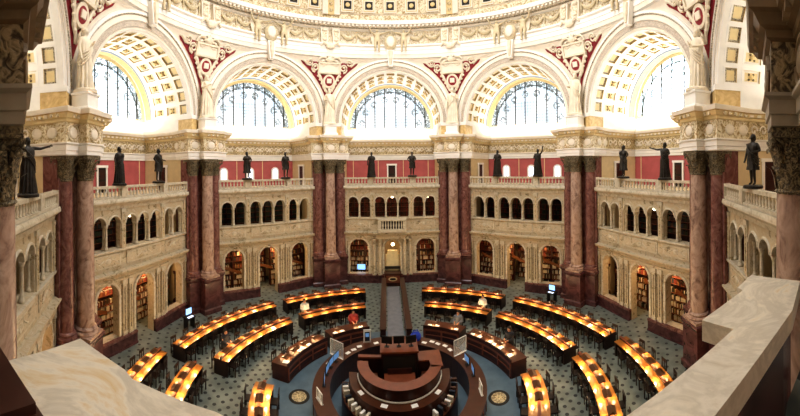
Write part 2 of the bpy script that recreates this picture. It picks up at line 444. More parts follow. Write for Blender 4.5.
SCREENS = {True: bay_screen(True), False: bay_screen(False)}
for az, nm in BAYS.items():
    me, parts = SCREENS[az == 0]
    w = struct(link('wall_' + nm, me)); w.rotation_euler = (0, 0, -R_(az))
    for pn, pm, sm, loc in parts:
        if az == 180 and pn in ('baluster', 'handrail', 'balustrade_base', 'balustrade_pedestal', 'cornice'): continue
        if abs(az) == 135 and pn == 'colonnette' and loc[1] > 14.5: continue
        o = link(pn, pm, w)
        if loc: o.location = (loc[0], loc[1], loc[2] if pn == 'balcony_baluster' else 0)
        if pn == 'balcony_baluster': o.location.z = -4.0 + .02; o.scale = (1, 1, 1)
for me in (BALUSTER, COLONNETTE): me.polygons.foreach_set('use_smooth', [True] * len(me.polygons))
for o in COL.objects:
    if o.name.startswith('balcony_baluster'): o.location.z = 4.86 - 8.85 * 1.6; o.scale = (1, 1, 1.6)

# alcoves behind the screens
alc = MB(); mt = M['beigewall']
alc.box((-5.0, 18.2, 0), (5.0, 18.4, 8.6), mt)
for sg in (-1, 1): alc.box((sg * 5.0 - .1, 14.7, 0), (sg * 5.0 + .1, 18.2, 8.6), mt)
alc.box((-5, 14.7, 4.35), (5, 18.2, 4.5), mt); alc.box((-5, 14.6, 8.5), (5, 18.2, 8.68), mt)
ALC = alc.mesh('alcove')
# gallery recess above the screens: red wall, side walls, entablature, white attic
rec = MB()
rec.poly([(-4.6, 18.5, 8.68), (4.6, 18.5, 8.68), (4.6, 18.5, 11.07), (-4.6, 18.5, 11.07)], M['redwall'])
rec.box((-4.9, 18.52, 8.6), (4.9, 18.9, 14.3), M['white'])
for sg in (-1, 1):
    rec.box((sg * 4.75 - .15, 14.75, 8.6), (sg * 4.75 + .15, 18.6, 14.3), M['beigewall'])
for x in (-3.9, -1.3, 1.3, 3.9):
    rec.box((x - .03, 18.47, 8.7), (x + .03, 18.5, 11.05), M['tanpan'])
ENT = [(0, 11.05), (.1, 11.07), (.1, 11.25), (.14, 11.27), (.14, 11.5), (.22, 11.56), (.22, 11.62), (.1, 11.64), (.1, 12.5), (.18, 12.54), (.2, 12.66), (.3, 12.7), (.4, 12.86), (.48, 12.9), (.52, 13.08), (.52, 13.12), (0, 13.14)]
ENTM = [M['white'], M['white'], M['white'], M['white'], M['white'], M['white'], M['orndk'], M['orndk'], M['tanpan'], M['tanpan'], M['tanpan'], M['tanpan'], M['tanblock'], M['cream'], M['cream'], M['cream']]
def dentils(mb, path, off, z0, z1, w, gap, mat, depth, out=1, closed=False):
    n = len(path)
    for i in range(n if closed else n - 1):
        p, q = Vector(path[i]), Vector(path[(i + 1) % n]); L = (q - p).length; d = (q - p) / L; nn = Vector((-d.y, d.x)) * out
        k = max(1, int((L + off) / (w + gap))); st = L / k
        for j in range(k):
            c = p + d * (st * (j + .5)) + nn * off
            a = [c - d * w / 2, c + d * w / 2, c + d * w / 2 + nn * depth, c - d * w / 2 + nn * depth]
            mb.prism([(v.x, v.y) for v in a], z0, z1, mat)
rp = [(-4.6, 14.8), (-4.6, 18.5), (4.6, 18.5), (4.6, 14.8)]
rec.sweep(rp, ENT, ENTM, out=-1)
dentils(rec, rp, .16, 12.7, 12.85, .2, .2, M['cream'], .22, -1)
for x0 in [-4.0 + 1.0 * i for i in range(9)]:
    for sg in (-1, 1):
        rec.tube([(x0 + sg * (.24 + .2 * (1 - t / 14) * cos(t * .55)), 18.38, 12.07 + .27 * (1 - t / 16) * sin(t * .55)) for t in range(13)], .05, M['cream'], 5)
    rec.ell((x0, 18.38, 12.07), (.1, .05, .2), M['cream'], 8, 5)
for sd in (-1, 1):
    for y0 in (15.4, 16.4, 17.4):
        for sg in (-1, 1): rec.tube([(sd * 4.48, y0 + sg * (.24 + .2 * (1 - t / 14) * cos(t * .55)), 12.07 + .27 * (1 - t / 16) * sin(t * .55)) for t in range(13)], .05, M['cream'], 5)
REC = rec.mesh('recess')
# barrel vault with coffers
def vault():
    v = MB(); R0 = 4.45
    def pt(a, y, r): return (r * cos(a), y, ZS + r * sin(a))
    ycells = [(13.9, 14.0, 0), (14.0, 14.8, 1), (14.8, 14.95, 0), (14.95, 16.05, 2), (16.05, 16.2, 0), (16.2, 17.3, 2), (17.3, 17.6, 0), (17.6, 18.15, 3), (18.15, 18.55, 0)]
    nA = 15
    for i in range(nA):
        a0, a1 = pi * i / nA, pi * (i + 1) / nA
        for y0, y1, kind in ycells:
            sub = 3
            if kind in (0, 3):
                for j in range(sub):
                    b0, b1 = a0 + (a1 - a0) * j / sub, a0 + (a1 - a0) * (j + 1) / sub
                    r = R0 - (.12 if kind == 3 else 0)
                    v.poly([pt(b0, y0, r), pt(b1, y0, r), pt(b1, y1, r), pt(b0, y1, r)], M['gold'] if kind == 3 else M['white'])
                continue
            mrg = .12 if kind == 1 else .16
            c0, c1 = a0 + mrg / R0, a1 - mrg / R0; w0, w1 = y0 + .1, y1 - .1
            O = [pt(a0, y0, R0), pt(a1, y0, R0), pt(a1, y1, R0), pt(a0, y1, R0)]
            I = [pt(c0, w0, R0), pt(c1, w0, R0), pt(c1, w1, R0), pt(c0, w1, R0)]
            dp = .12
            D = [pt(c0, w0, R0 + dp), pt(c1, w0, R0 + dp), pt(c1, w1, R0 + dp), pt(c0, w1, R0 + dp)]
            for k in range(4):
                v.poly([O[k], O[(k + 1) % 4], I[(k + 1) % 4], I[k]], M['white'])
                v.poly([I[k], I[(k + 1) % 4], D[(k + 1) % 4], D[k]], M['gold'])
            g = .1
            e0, e1, u0, u1 = c0 + g / R0, c1 - g / R0, w0 + g, w1 - g
            E_ = [pt(e0, u0, R0 + dp), pt(e1, u0, R0 + dp), pt(e1, u1, R0 + dp), pt(e0, u1, R0 + dp)]
            for k in range(4): v.poly([D[k], D[(k + 1) % 4], E_[(k + 1) % 4], E_[k]], M['white'] if kind == 2 else M['beadline'])
            v.poly(E_, M['tanpan'])
            if kind == 2:
                am, ym = (c0 + c1) / 2, (y0 + y1) / 2
                for q in range(4):
                    t = q * pi / 2 + pi / 4
                    v.ell(pt(am + .17 * sin(t) / R0, ym + .17 * cos(t), R0 + dp - .01), .065, M['capital'], 6, 4)
                v.ell(pt(am, ym, R0 + dp - .04), .14, M['gold'], 8, 4)
    # archivolt on the room side
    ar = MB()
    ar.arc([(4.45, 13.95), (4.45, 13.74), (4.5, 13.7), (4.62, 13.7), (4.66, 13.62), (4.96, 13.64), (5.0, 13.56), (5.3, 13.6), (5.33, 13.52), (5.38, 13.52), (5.42, 13.56), (5.55, 13.54), (5.6, 13.72)],
           [M['white'], M['white'], M['cream'], M['white'], M['greybeige'], M['white'], M['cream'], M['beadline'], M['beadline'], M['white'], M['white'], M['white']], ZS, 64)
    for sg in (-1, 1):
        ar.box((min(sg * 4.46, sg * 5.66), 13.62, 13.14), (max(sg * 4.46, sg * 5.66), 14.9, 14.02), M['tanblock'])
        ar.box((min(sg * 4.42, sg * 5.7), 13.58, 14.02), (max(sg * 4.42, sg * 5.7), 14.9, 14.3), M['white'])
        ar.box((min(sg * 4.46, sg * 4.9), 14.9, 13.14), (max(sg * 4.46, sg * 4.9), 18.6, 14.3), M['white'])
    return v.mesh('vault'), ar.mesh('archivolt')
VAULT, ARCHIV = vault()
# lunette windows
def lunette():
    g = MB(); n = 40; c = g.P((0, 18.48, ZS))
    pts = [g.P((4.3 * cos(pi * i / n), 18.48, ZS + 4.3 * sin(pi * i / n))) for i in range(n + 1)]
    for i in range(n): g.F((c, pts[i], pts[i + 1]), M['glass'])
    f = MB(); fm = plain('window_lead_frame', '#2e302c', .5)
    f.arc([(4.2, 18.46), (4.2, 18.4), (4.46, 18.38), (4.46, 18.5)], [M['tanpan']] * 3, ZS, 48)
    f.box((-4.45, 18.36, ZS - .08), (4.45, 18.5, ZS + .06), M['tanpan'])
    for x in (-3.6, -2.6, -1.6, -.58, .58, 1.6, 2.6, 3.6):
        f.box((x - .045, 18.42, ZS), (x + .045, 18.47, ZS + sqrt(4.25 ** 2 - x * x)), fm)
    f.arc([(3.72, 18.47), (3.72, 18.42), (3.78, 18.42), (3.78, 18.47)], fm, ZS, 40)
    return g.mesh('pane'), f.mesh('window_frame')
PANE, WFRAME = lunette()
wn = 0
for az, nm in BAYS.items():
    rot = (0, 0, -R_(az))
    o = struct(link('wall_alcove_' + nm, ALC)); o.rotation_euler = rot
    o = struct(link('wall_gallery_' + nm, REC)); o.rotation_euler = rot
    o = struct(link('ceiling_vault_' + nm, VAULT)); o.rotation_euler = rot
    a = link('archivolt', ARCHIV, o); a.data.polygons.foreach_set('use_smooth', [False] * len(a.data.polygons))
    wn += 1
    o = struct(link('window_%d' % wn, WFRAME)); o.rotation_euler = rot
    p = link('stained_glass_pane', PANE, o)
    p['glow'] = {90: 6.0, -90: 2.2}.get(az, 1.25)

# doors and niches on the red gallery walls
dn = [0]
def door(az, x, arched=False, side=0, A=16.6):
    dn[0] += 1
    f = MB()
    if arched:
        nm = 'window_%d' % (8 + dn[0])
        f.arc([(.26, 0), (.26, -.1), (.4, -.1), (.4, 0)], M['white'], 10.05, 14)
        for sg in (-1, 1): f.box((min(sg * .26, sg * .4), -.1, 9.3), (max(sg * .26, sg * .4), 0, 10.05), M['white'])
        f.box((-.45, -.14, 9.2), (.45, 0, 9.32), M['white'])
        l = MB(); l.prism_y([(-.26, 9.32)] + [(-.26 * cos(pi * i / 10), 10.05 + .26 * sin(pi * i / 10)) for i in range(11)] + [(.26, 9.32)], -.03, -.01, M['whitescreen'])
        l.box((-.02, -.05, 9.32), (.02, -.03, 10.3), M['dark']); pn = 'pane'
    else:
        nm = 'door_%d' % dn[0]
        for sg in (-1, 1): f.box((min(sg * .36, sg * .5), -.1, 8.7), (max(sg * .36, sg * .5), 0, 10.55), M['white'])
        f.box((-.54, -.12, 10.5), (.54, 0, 10.68), M['white'])
        l = MB(); l.box((-.36, -.04, 8.7), (.36, -.01, 10.5), M['wood'] if side else M['dark']); l.box((-.26, -.06, 8.9), (.26, -.04, 9.5), M['wood']); l.box((-.26, -.06, 9.65), (.26, -.04, 10.35), M['wood']); pn = 'door_leaf'
    o = struct(f.build(nm)); c = l.build(pn, o)
    if side:
        o.location = BP(az, side * 4.58, A); o.rotation_euler = (0, 0, -R_(az) - side * pi / 2)
    else:
        o.location = BP(az, x, 18.46); o.rotation_euler = (0, 0, -R_(az))
door(0, .1); door(-90, 0); door(90, 0); door(-135, 0); door(135, 0)
for az, sd in ((-90, 1), (90, -1), (-45, 1), (45, -1), (135, -1), (-135, 1)): door(az, 0, side=sd)
for az in (-45, 45):
    for x in (-2.6, 0, 2.6): door(az, x, True)

# ------------------------------------------------------------------ piers (clustered columns at the corners)
SPH = sqrt(13.7 ** 2 + 5.6 ** 2)
def pier():
    parts = []
    def part(name, mb, smooth=False, parent=None): me = mb.mesh(name); parts.append((name, me)); me.polygons.foreach_set('use_smooth', [smooth] * len(me.polygons))
    core = MB(); core.prism([(-1.42, 16.5), (-1.42, 14.62), (1.42, 14.62), (1.42, 16.5)], 2.5, 11.05, M['redmar'])
    for x in (-1.3, 1.3): core.box((x - .16, 14.5, 2.7), (x + .16, 14.64, 10.0), M['redmar'])
    p = MB()
    plan = [(-1.5, 16.5), (-1.5, 14.1), (-.66, 14.1), (-.66, 13.42), (.66, 13.42), (.66, 14.1), (1.5, 14.1), (1.5, 16.5)]
    p.sweep(plan, [(.08, 0), (.08, .3), (.02, .36), (0, .4), (0, 2.2), (.04, 2.24), (.08, 2.36), (.08, 2.46), (.02, 2.5), (0, 2.5)], M['dado'], out=-1)
    p.prism(plan, 2.42, 2.5, M['dado']); part('pedestal', p)
    def column(x, y, r, mat):
        s = MB(); s.lathe([(r, 2.95)] + [(r * (1 - .12 * (t / 10) ** 1.6), 2.95 + 6.95 * t / 10) for t in range(1, 11)], mat, 20, (x, y)); part('column_shaft', s, True)
        b = MB(); b.box((x - r * 1.38, y - r * 1.38, 2.5), (x + r * 1.38, y + r * 1.38, 2.62), mat)
        b.lathe([(r * 1.35, 2.62), (r * 1.4, 2.68), (r * 1.35, 2.75), (r * 1.15, 2.78), (r * 1.15, 2.82), (r * 1.24, 2.87), (r * 1.15, 2.92), (r, 2.96)], mat, 20, (x, y)); part('column_base', b)
        c = MB(); rr = r * .88; cm = M['capital']
        c.lathe([(rr, 9.85), (rr * 1.12, 9.9), (rr * 1.02, 9.95), (rr * 1.05, 10.4), (rr * 1.3, 10.85), (rr * 1.3, 10.88)], cm, 16, (x, y))
        for tier, (z0, h, k, o) in enumerate(((9.95, .42, 8, 0), (10.25, .45, 8, .5))):
            for i in range(k):
                a = 2 * pi * (i + o) / k; ux, uy = sin(a), cos(a); tx, ty = cos(a), -sin(a)
                def q(rad, w, z): return [(x + ux * rad * rr + tx * w * rr, y + uy * rad * rr + ty * w * rr, z), (x + ux * rad * rr - tx * w * rr, y + uy * rad * rr - ty * w * rr, z)]
                rows = [q(1.06, .3, z0), q(1.14, .34, z0 + h * .5), q(1.28, .3, z0 + h * .85), q(1.52, .18, z0 + h), q(1.55, .12, z0 + h * .82)]
                for u in range(4): c.poly([rows[u][0], rows[u][1], rows[u + 1][1], rows[u + 1][0]], cm)
        for sx in (-1, 1):
            for sy in (-1, 1): 
                c.tube([(x + sx * rr * .8, y + sy * rr * .8, 10.45), (x + sx * rr * 1.05, y + sy * rr * 1.05, 10.75), (x + sx * rr * 1.3, y + sy * rr * 1.3, 10.82), (x + sx * rr * 1.28, y + sy * rr * 1.28, 10.68)], [.05, .07, .08, .05], cm, 6)
        q = rr * 1.5; h = rr * 1.18
        c.prism([(x - q, y - q * .9), (x, y - h), (x + q, y - q * .9), (x + q * .98, y), (x + q, y + q * .9), (x, y + h), (x - q, y + q * .9), (x - q * .98, y)], 10.88, 11.05, cm); part('capital', c)
    column(0, 14.0, .45, M['pink']); column(-.95, 14.5, .4, M['redmar']); column(.95, 14.5, .4, M['redmar'])
    e = MB(); epl = [(-1.55, 17), (-1.55, 14.02), (-.56, 14.02), (-.56, 13.56), (.56, 13.56), (.56, 14.02), (1.55, 14.02), (1.55, 17)]
    epl = epl[::1]
    EM = list(ENTM); EM[6] = EM[7] = M['orn']
    e.sweep(epl, ENT, EM, out=-1)
    dentils(e, epl, .16, 12.7, 12.86, .17, .17, M['orn2'], .24, -1)
    e.prism(epl, 11.03, 11.06, M['white']); e.prism([(p_[0], p_[1]) for p_ in epl], 13.1, 13.14, M['cream'])
    for x, y in ((0, 13.44), (-1.1, 13.9), (1.1, 13.9)):
        e.ell((x, y, 12.06), (.3, .06, .26), M['cream'], 14, 6)
        e.tube([(x + .42 * cos(t * pi / 10), y - .0, 12.06 + .36 * sin(t * pi / 10)) for t in range(21)], .05, M['orn2'], 5, False)
    for sg in (-1, 1):
        for y in (14.7, 15.6): e.ell((sg * 1.66, y, 12.06), (.06, .3, .26), M['cream'], 12, 6)
    part('entablature', e)
    pl = MB(); pl.sweep([(-.5, 14.4), (-.5, 13.5), (.5, 13.5), (.5, 14.4)], [(.1, 13.14), (.1, 13.3), (.0, 13.36), (0, 13.9), (.07, 13.95), (.07, 14.05), (-.3, 14.05)], M['white'], out=-1)
    pl.prism([(-.5, 14.4), (-.5, 13.5), (.5, 13.5), (.5, 14.4)], 14.0, 14.05, M['white']); part('statue_pedestal', pl)
    return core.mesh('pier'), parts
PIER, PPARTS = pier()
DARKENT = {'white': plain('shaded_grey_stone', '#9b9080', .6, 0, .1), 'cream': plain('shaded_brown_stone', '#84725a', .6, 0, .15), 'orn': ornate('shaded_frieze', '#a08d6d', '#453826', 4.5), 'tan': plain('shaded_tan_stone', '#735f45', .6, 0, .2)}  # near pier stone, with the dim light there put into darker colours
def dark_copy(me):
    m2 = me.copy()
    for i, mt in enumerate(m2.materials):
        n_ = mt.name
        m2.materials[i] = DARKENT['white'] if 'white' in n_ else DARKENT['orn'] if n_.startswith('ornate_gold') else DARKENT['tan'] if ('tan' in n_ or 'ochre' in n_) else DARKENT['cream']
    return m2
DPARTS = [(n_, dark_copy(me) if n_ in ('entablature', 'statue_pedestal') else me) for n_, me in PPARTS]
PIERAZ = {-22.5: ('trim_1', 'back left'), 22.5: ('trim_2', 'back right'), -67.5: ('trim_3', 'middle left'), 67.5: ('trim_4', 'middle right'), -112.5: ('trim_5', 'side left'), 112.5: ('trim_6', 'side right'), -156.7: ('trim_7', 'near left'), 156.7: ('trim_8', 'near right')}
PIERTXT = {-22.5: 'pier left of the back bay', 22.5: 'pier right of the back bay', -67.5: 'pier between the left side bay and the bay before the back one', 67.5: 'pier', -112.5: 'pier', 112.5: 'pier'}
for az in PIERAZ:
    o = struct(link('pier', PIER)); o.rotation_euler = (0, 0, -R_(az))
    if abs(az) > 150: o.location = BP(az, 0, -.39)
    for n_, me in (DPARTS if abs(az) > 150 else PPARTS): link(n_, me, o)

# ------------------------------------------------------------------ pendentives, ring entablature, dome
def sphp(w_ang, z, off=0):       # pier-local: angle in rad from the pier axis
    r = sqrt(max(.01, SPH ** 2 - (z - ZS) ** 2)) - off
    return (r * sin(w_ang), r * cos(w_ang), z)
def halfang(z, R=5.6):
    dz = z - ZS; x = sqrt(max(0, R * R - dz * dz)) if dz < R else 0
    return R_(22.5) - atan2(x, 13.7)
def pend():
    m = MB(); rd = MB(); n = 8
    zs = [ZS + 5.6 * t / 18 for t in range(19)]
    zs[-1] = ZS + 5.598
    for mb, R, off, mat, z0, z1 in ((m, 5.6, 0, M['cream'], zs[0], zs[-1]), (rd, 5.86, .035, M['pendred'], 15.9, 19.5)):
        zz = [z0 + (z1 - z0) * t / 18 for t in range(19)]
        rows = []
        for z in zz:
            h = max(.004, halfang(z, R)) if mb is m else max(.0, halfang(min(z, ZS + 5.6), R))
            if mb is rd: h = max(.002, min(h, R_(10.5)))
            rows.append([mb.P(sphp(h * (2 * k / n - 1), z, off)) for k in range(n + 1)])
        for i in range(len(zz) - 1):
            for k in range(n): mb.F((rows[i][k], rows[i][k + 1], rows[i + 1][k + 1], rows[i + 1][k]), mat)
    return m.mesh('pendentive'), rd.mesh('red_ground')
PEND, PRED = pend()
def cartouche():
    """relief over each pier: plaque, scroll pediment, medallion, foliage"""
    c = M['plaster']; out = []
    def S(x, z, off): return sphp(x / 13.9, z, off)
    pl = MB(); pl.X = lambda p: S(p[0], p[2], p[1])
    pl.box((-.85, .02, 18.66), (.85, .2, 19.3), M['cream']); out.append(('plaque', pl.mesh('plaque')))
    fr = MB(); fr.X = pl.X
    for a, b in (((-1.0, .02, 18.52), (1.0, .3, 18.66)), ((-1.0, .02, 19.3), (1.0, .3, 19.42)), ((-1.0, .02, 18.66), (-.85, .3, 19.3)), ((.85, .02, 18.66), (1.0, .3, 19.3))): fr.box(a, b, c)
    out.append(('plaque_frame', fr.mesh('frame')))
    md = MB(); md.X = pl.X
    for rr, o, mt in ((.52, .28, c), (.36, .22, M['pendred'])):
        md.prism_y([(rr * cos(t * pi / 12), 17.92 + rr * 1.12 * sin(t * pi / 12)) for t in range(24)], .03, o, mt) if rr > .5 else md.prism_y([(rr * cos(t * pi / 12), 17.92 + rr * 1.12 * sin(t * pi / 12)) for t in range(24)], .05, .3, mt)
    md.box((-.2, .3, 17.75), (.2, .38, 18.12), M['cream']); out.append(('medallion', md.mesh('medallion')))
    for sg in (-1, 1):
        s = MB(); s.X = pl.X
        def spiral(cx, cz, r0, r1, a0, a1, rad, n=16): s.tube([(cx + (r0 + (r1 - r0) * t / n) * cos(a0 + (a1 - a0) * t / n), .16, cz + (r0 + (r1 - r0) * t / n) * sin(a0 + (a1 - a0) * t / n)) for t in range(n + 1)], rad, c, 6)
        spiral(sg * .55, 19.42, .5, .1, 0 if sg > 0 else pi, (2.6 * pi if sg > 0 else -1.6 * pi), .09)
        spiral(sg * 1.25, 19.0, .36, .08, -pi / 2, -pi / 2 + sg * 3.2 * pi, .075)
        spiral(sg * 1.75, 19.42, .3, .07, pi, pi - sg * 3 * pi, .065)
        s.tube([(sg * 1.0, .15, 18.7), (sg * .8, .18, 18.3), (sg * .62, .2, 17.95), (sg * .4, .16, 17.4), (sg * .12, .14, 17.0), (sg * .05, .1, 16.6)], [.08, .13, .1, .13, .1, .05], c, 6)
        s.tube([(sg * 1.9, .12, 19.2), (sg * 2.3, .1, 19.5), (sg * 2.55, .08, 19.55)], [.1, .08, .03], c, 6)
        for k in range(5): s.ell((sg * (.95 - .17 * k), .2, 18.35 - .3 * k), (.13, .08, .1), c, 7, 5)
        out.append(('scroll_foliage', s.mesh('scroll')))
    t = MB(); t.X = pl.X
    t.ell((0, .25, 19.62), (.3, .14, .24), c, 12, 6)
    for k in range(7): a = pi * k / 6; t.tube([(0, .25, 19.6), (.5 * cos(a), .22, 19.6 + .42 * sin(a))], [.08, .03], c, 6)
    out.append(('shell_crest', t.mesh('crest')))
    for _, me in out: me.polygons.foreach_set('use_smooth', [False] * len(me.polygons))
    return out
CART = cartouche()
PNAMES = [(-22.5, 'left of the back arch'), (22.5, 'right of the back arch'), (-67.5, 'far end of left side arch'), (67.5, 'far end of right side arch'), (-112.5, 'near edge of the left side arch'), (112.5, 'near edge of the right side arch')]
for az in (-157.5, -112.5, -67.5, -22.5, 22.5, 67.5, 112.5, 157.5):
    o = struct(link('wall_pendentive', PEND)); o.rotation_euler = (0, 0, -R_(az)); o.name = 'wall_pendentive'
    link('red_ground', PRED, o)
for az, tx in PNAMES:
    t = thing('relief_cartouche', 'plaster cartouche with plaque on red spandrel, ' + tx, 'relief', (0, 0, 0), -R_(az), 'spandrel cartouches')
    for n_, me in CART: link(n_, me, t)

ring = MB()
RP = [(13.74, 19.86), (13.5, 19.9), (13.5, 20.2), (13.46, 20.22), (13.46, 20.55), (13.42, 20.57), (13.42, 20.8), (13.3, 20.9), (13.3, 21.02), (13.62, 21.04), (13.62, 22.25), (13.5, 22.3), (13.46, 22.42), (13.25, 22.46), (13.2, 22.6), (12.95, 22.64), (12.92, 22.86), (12.98, 22.98), (13.25, 23.02)]
RM = [M['white'], M['cream'], M['white'], M['white'], M['white'], M['white'], M['white'], M['white'], M['white'], M['orn2'], M['white'], M['cream'], M['beadline'], M['cream'], M['white'], M['white'], M['white'], M['white']]
ring.lathe(RP, RM, 192)
for i in range(230):
    a = 2 * pi * i / 230; u = Vector((sin(a), cos(a), 0)); t = Vector((cos(a), -sin(a), 0))
    q = [u * 13.25 + t * .09, u * 13.25 - t * .09, u * 13.0 - t * .09, u * 13.0 + t * .09]
    ring.prism([(p.x, p.y) for p in q], 22.47, 22.62, M['cream'])
ringo = struct(ring.build('trim_ring_entablature'))
# swags in the frieze, bracket pairs over the piers
gm = MB()
half = R_(3.0)
pts = []
for t in range(13):
    u = t / 12; a = half * (2 * u - 1) * .92; z = 21.95 - .42 * (1 - (2 * u - 1) ** 2)
    pts.append((13.5 * sin(a), 13.5 * cos(a), z))
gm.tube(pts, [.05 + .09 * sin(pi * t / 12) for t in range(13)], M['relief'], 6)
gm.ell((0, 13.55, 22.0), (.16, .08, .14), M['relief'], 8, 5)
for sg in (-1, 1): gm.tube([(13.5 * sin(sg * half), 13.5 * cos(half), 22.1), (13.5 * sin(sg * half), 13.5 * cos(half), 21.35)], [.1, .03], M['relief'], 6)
GAR = gm.mesh('garland')
bm_ = MB()
for sg in (-1, 1):
    x = sg * .5
    bm_.prism_y([(x - .28, 21.02), (x - .34, 22.3), (x + .34, 22.3), (x + .28, 21.02)], 13.3, 13.66, M['cream'])
    bm_.box((x - .2, 13.22, 21.2), (x + .2, 13.3, 22.1), M['orn2']); bm_.ell((x, 13.24, 22.05), (.24, .16, .16), M['plaster'], 8, 5); bm_.ell((x, 13.26, 21.25), (.2, .14, .12), M['plaster'], 8, 5)
bm_.ell((0, 13.28, 20.75), (.42, .2, .3), M['plaster'], 10, 6)
for sg in (-1, 1): bm_.tube([(sg * .2, 13.25, 20.75), (sg * .6, 13.25, 21.0), (sg * .85, 13.3, 20.7)], [.12, .14, .05], M['plaster'], 6)
BRK = bm_.mesh('bracket_pair')
for az in range(-135, 136, 45):
    for k in range(6):
        dd = (k - 2.5) * 6.0
        if abs(dd) < 4: continue
        g = link('garland', GAR, ringo); g.rotation_euler = (0, 0, -R_(az + dd + (1 if dd > 0 else -1) * .6))
for az in (-112.5, -67.5, -22.5, 22.5, 67.5, 112.5):
    g = link('bracket_pair', BRK, ringo); g.rotation_euler = (0, 0, -R_(az))
dome = MB()
DZ = 22.6; DR = 13.25
dp = []; dmats = []
zz = [23.02, 23.35, 23.7]; 
prof = [(13.25, 23.0), (13.16, 23.08), (13.16, 23.5), (13.08, 23.56)]
for k in range(0, 20):
    t = R_(4.5 + k * 3.6); prof.append((13.15 * cos(t) , 22.55 + 13.15 * sin(t)))
dome.lathe(prof, [M['cream'], M['orn'], M['cream']] + [M['orn']] * 6 + [M['cream']] * 20, 96)
domeo = struct(dome.build('ceiling_dome'))
cf = MB()
def dpt(x, zarc, off):   # x metres along the circle, zarc angle in deg
    t = R_(zarc); r = 13.15 * cos(t) - off; a = x / 13.1
    return (r * sin(a), r * cos(a), 22.55 + 13.15 * sin(t) - off * .15)
def dbox(mb, x0, x1, e0, e1, o, mat, i0=-.02):
    P0 = [dpt(x, e, i0) for x, e in ((x0, e0), (x1, e0), (x1, e1), (x0, e1))]; P1 = [dpt(x, e, o) for x, e in ((x0, e0), (x1, e0), (x1, e1), (x0, e1))]
    mb.poly(P1, mat)
    for k in range(4): mb.poly([P0[k], P0[(k + 1) % 4], P1[(k + 1) % 4], P1[k]], mat)
def coffer(e):
    c = MB()
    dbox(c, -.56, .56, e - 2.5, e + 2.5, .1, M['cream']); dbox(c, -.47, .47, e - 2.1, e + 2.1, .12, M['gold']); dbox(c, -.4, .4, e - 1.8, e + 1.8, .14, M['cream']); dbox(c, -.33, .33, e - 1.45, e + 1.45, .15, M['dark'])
    p = dpt(0, e, .17); c.ell(p, (.2, .06, .2), M['gold'], 10, 5); return c.mesh('coffer')
COF = coffer(7.2); COF2 = coffer(13.6)
rib = MB()
for x0, x1, mt, o in ((-.75, -.28, M['cream'], .16), (.28, .75, M['cream'], .16), (-.28, .28, M['gold'], .08)):
    for e in range(12): dbox(rib, x0, x1, 3.4 + e * 3, 6.4 + e * 3, o, mt)
for e in range(8): 
    p = dpt(0, 5 + e * 2.2, .1); rib.ell(p, (.17, .06, .17), M['orndk'], 8, 4)
RIB = rib.mesh('rib')
for az in range(-90, 91, 45):
    for k in range(5):
        for cm in (COF, COF2):
            c = link('coffer', cm, domeo); c.rotation_euler = (0, 0, -R_(az + (k - 2) * 8.1))
for az in (-112.5, -67.5, -22.5, 22.5, 67.5, 112.5):
    c = link('dome_rib', RIB, domeo); c.rotation_euler = (0, 0, -R_(az))

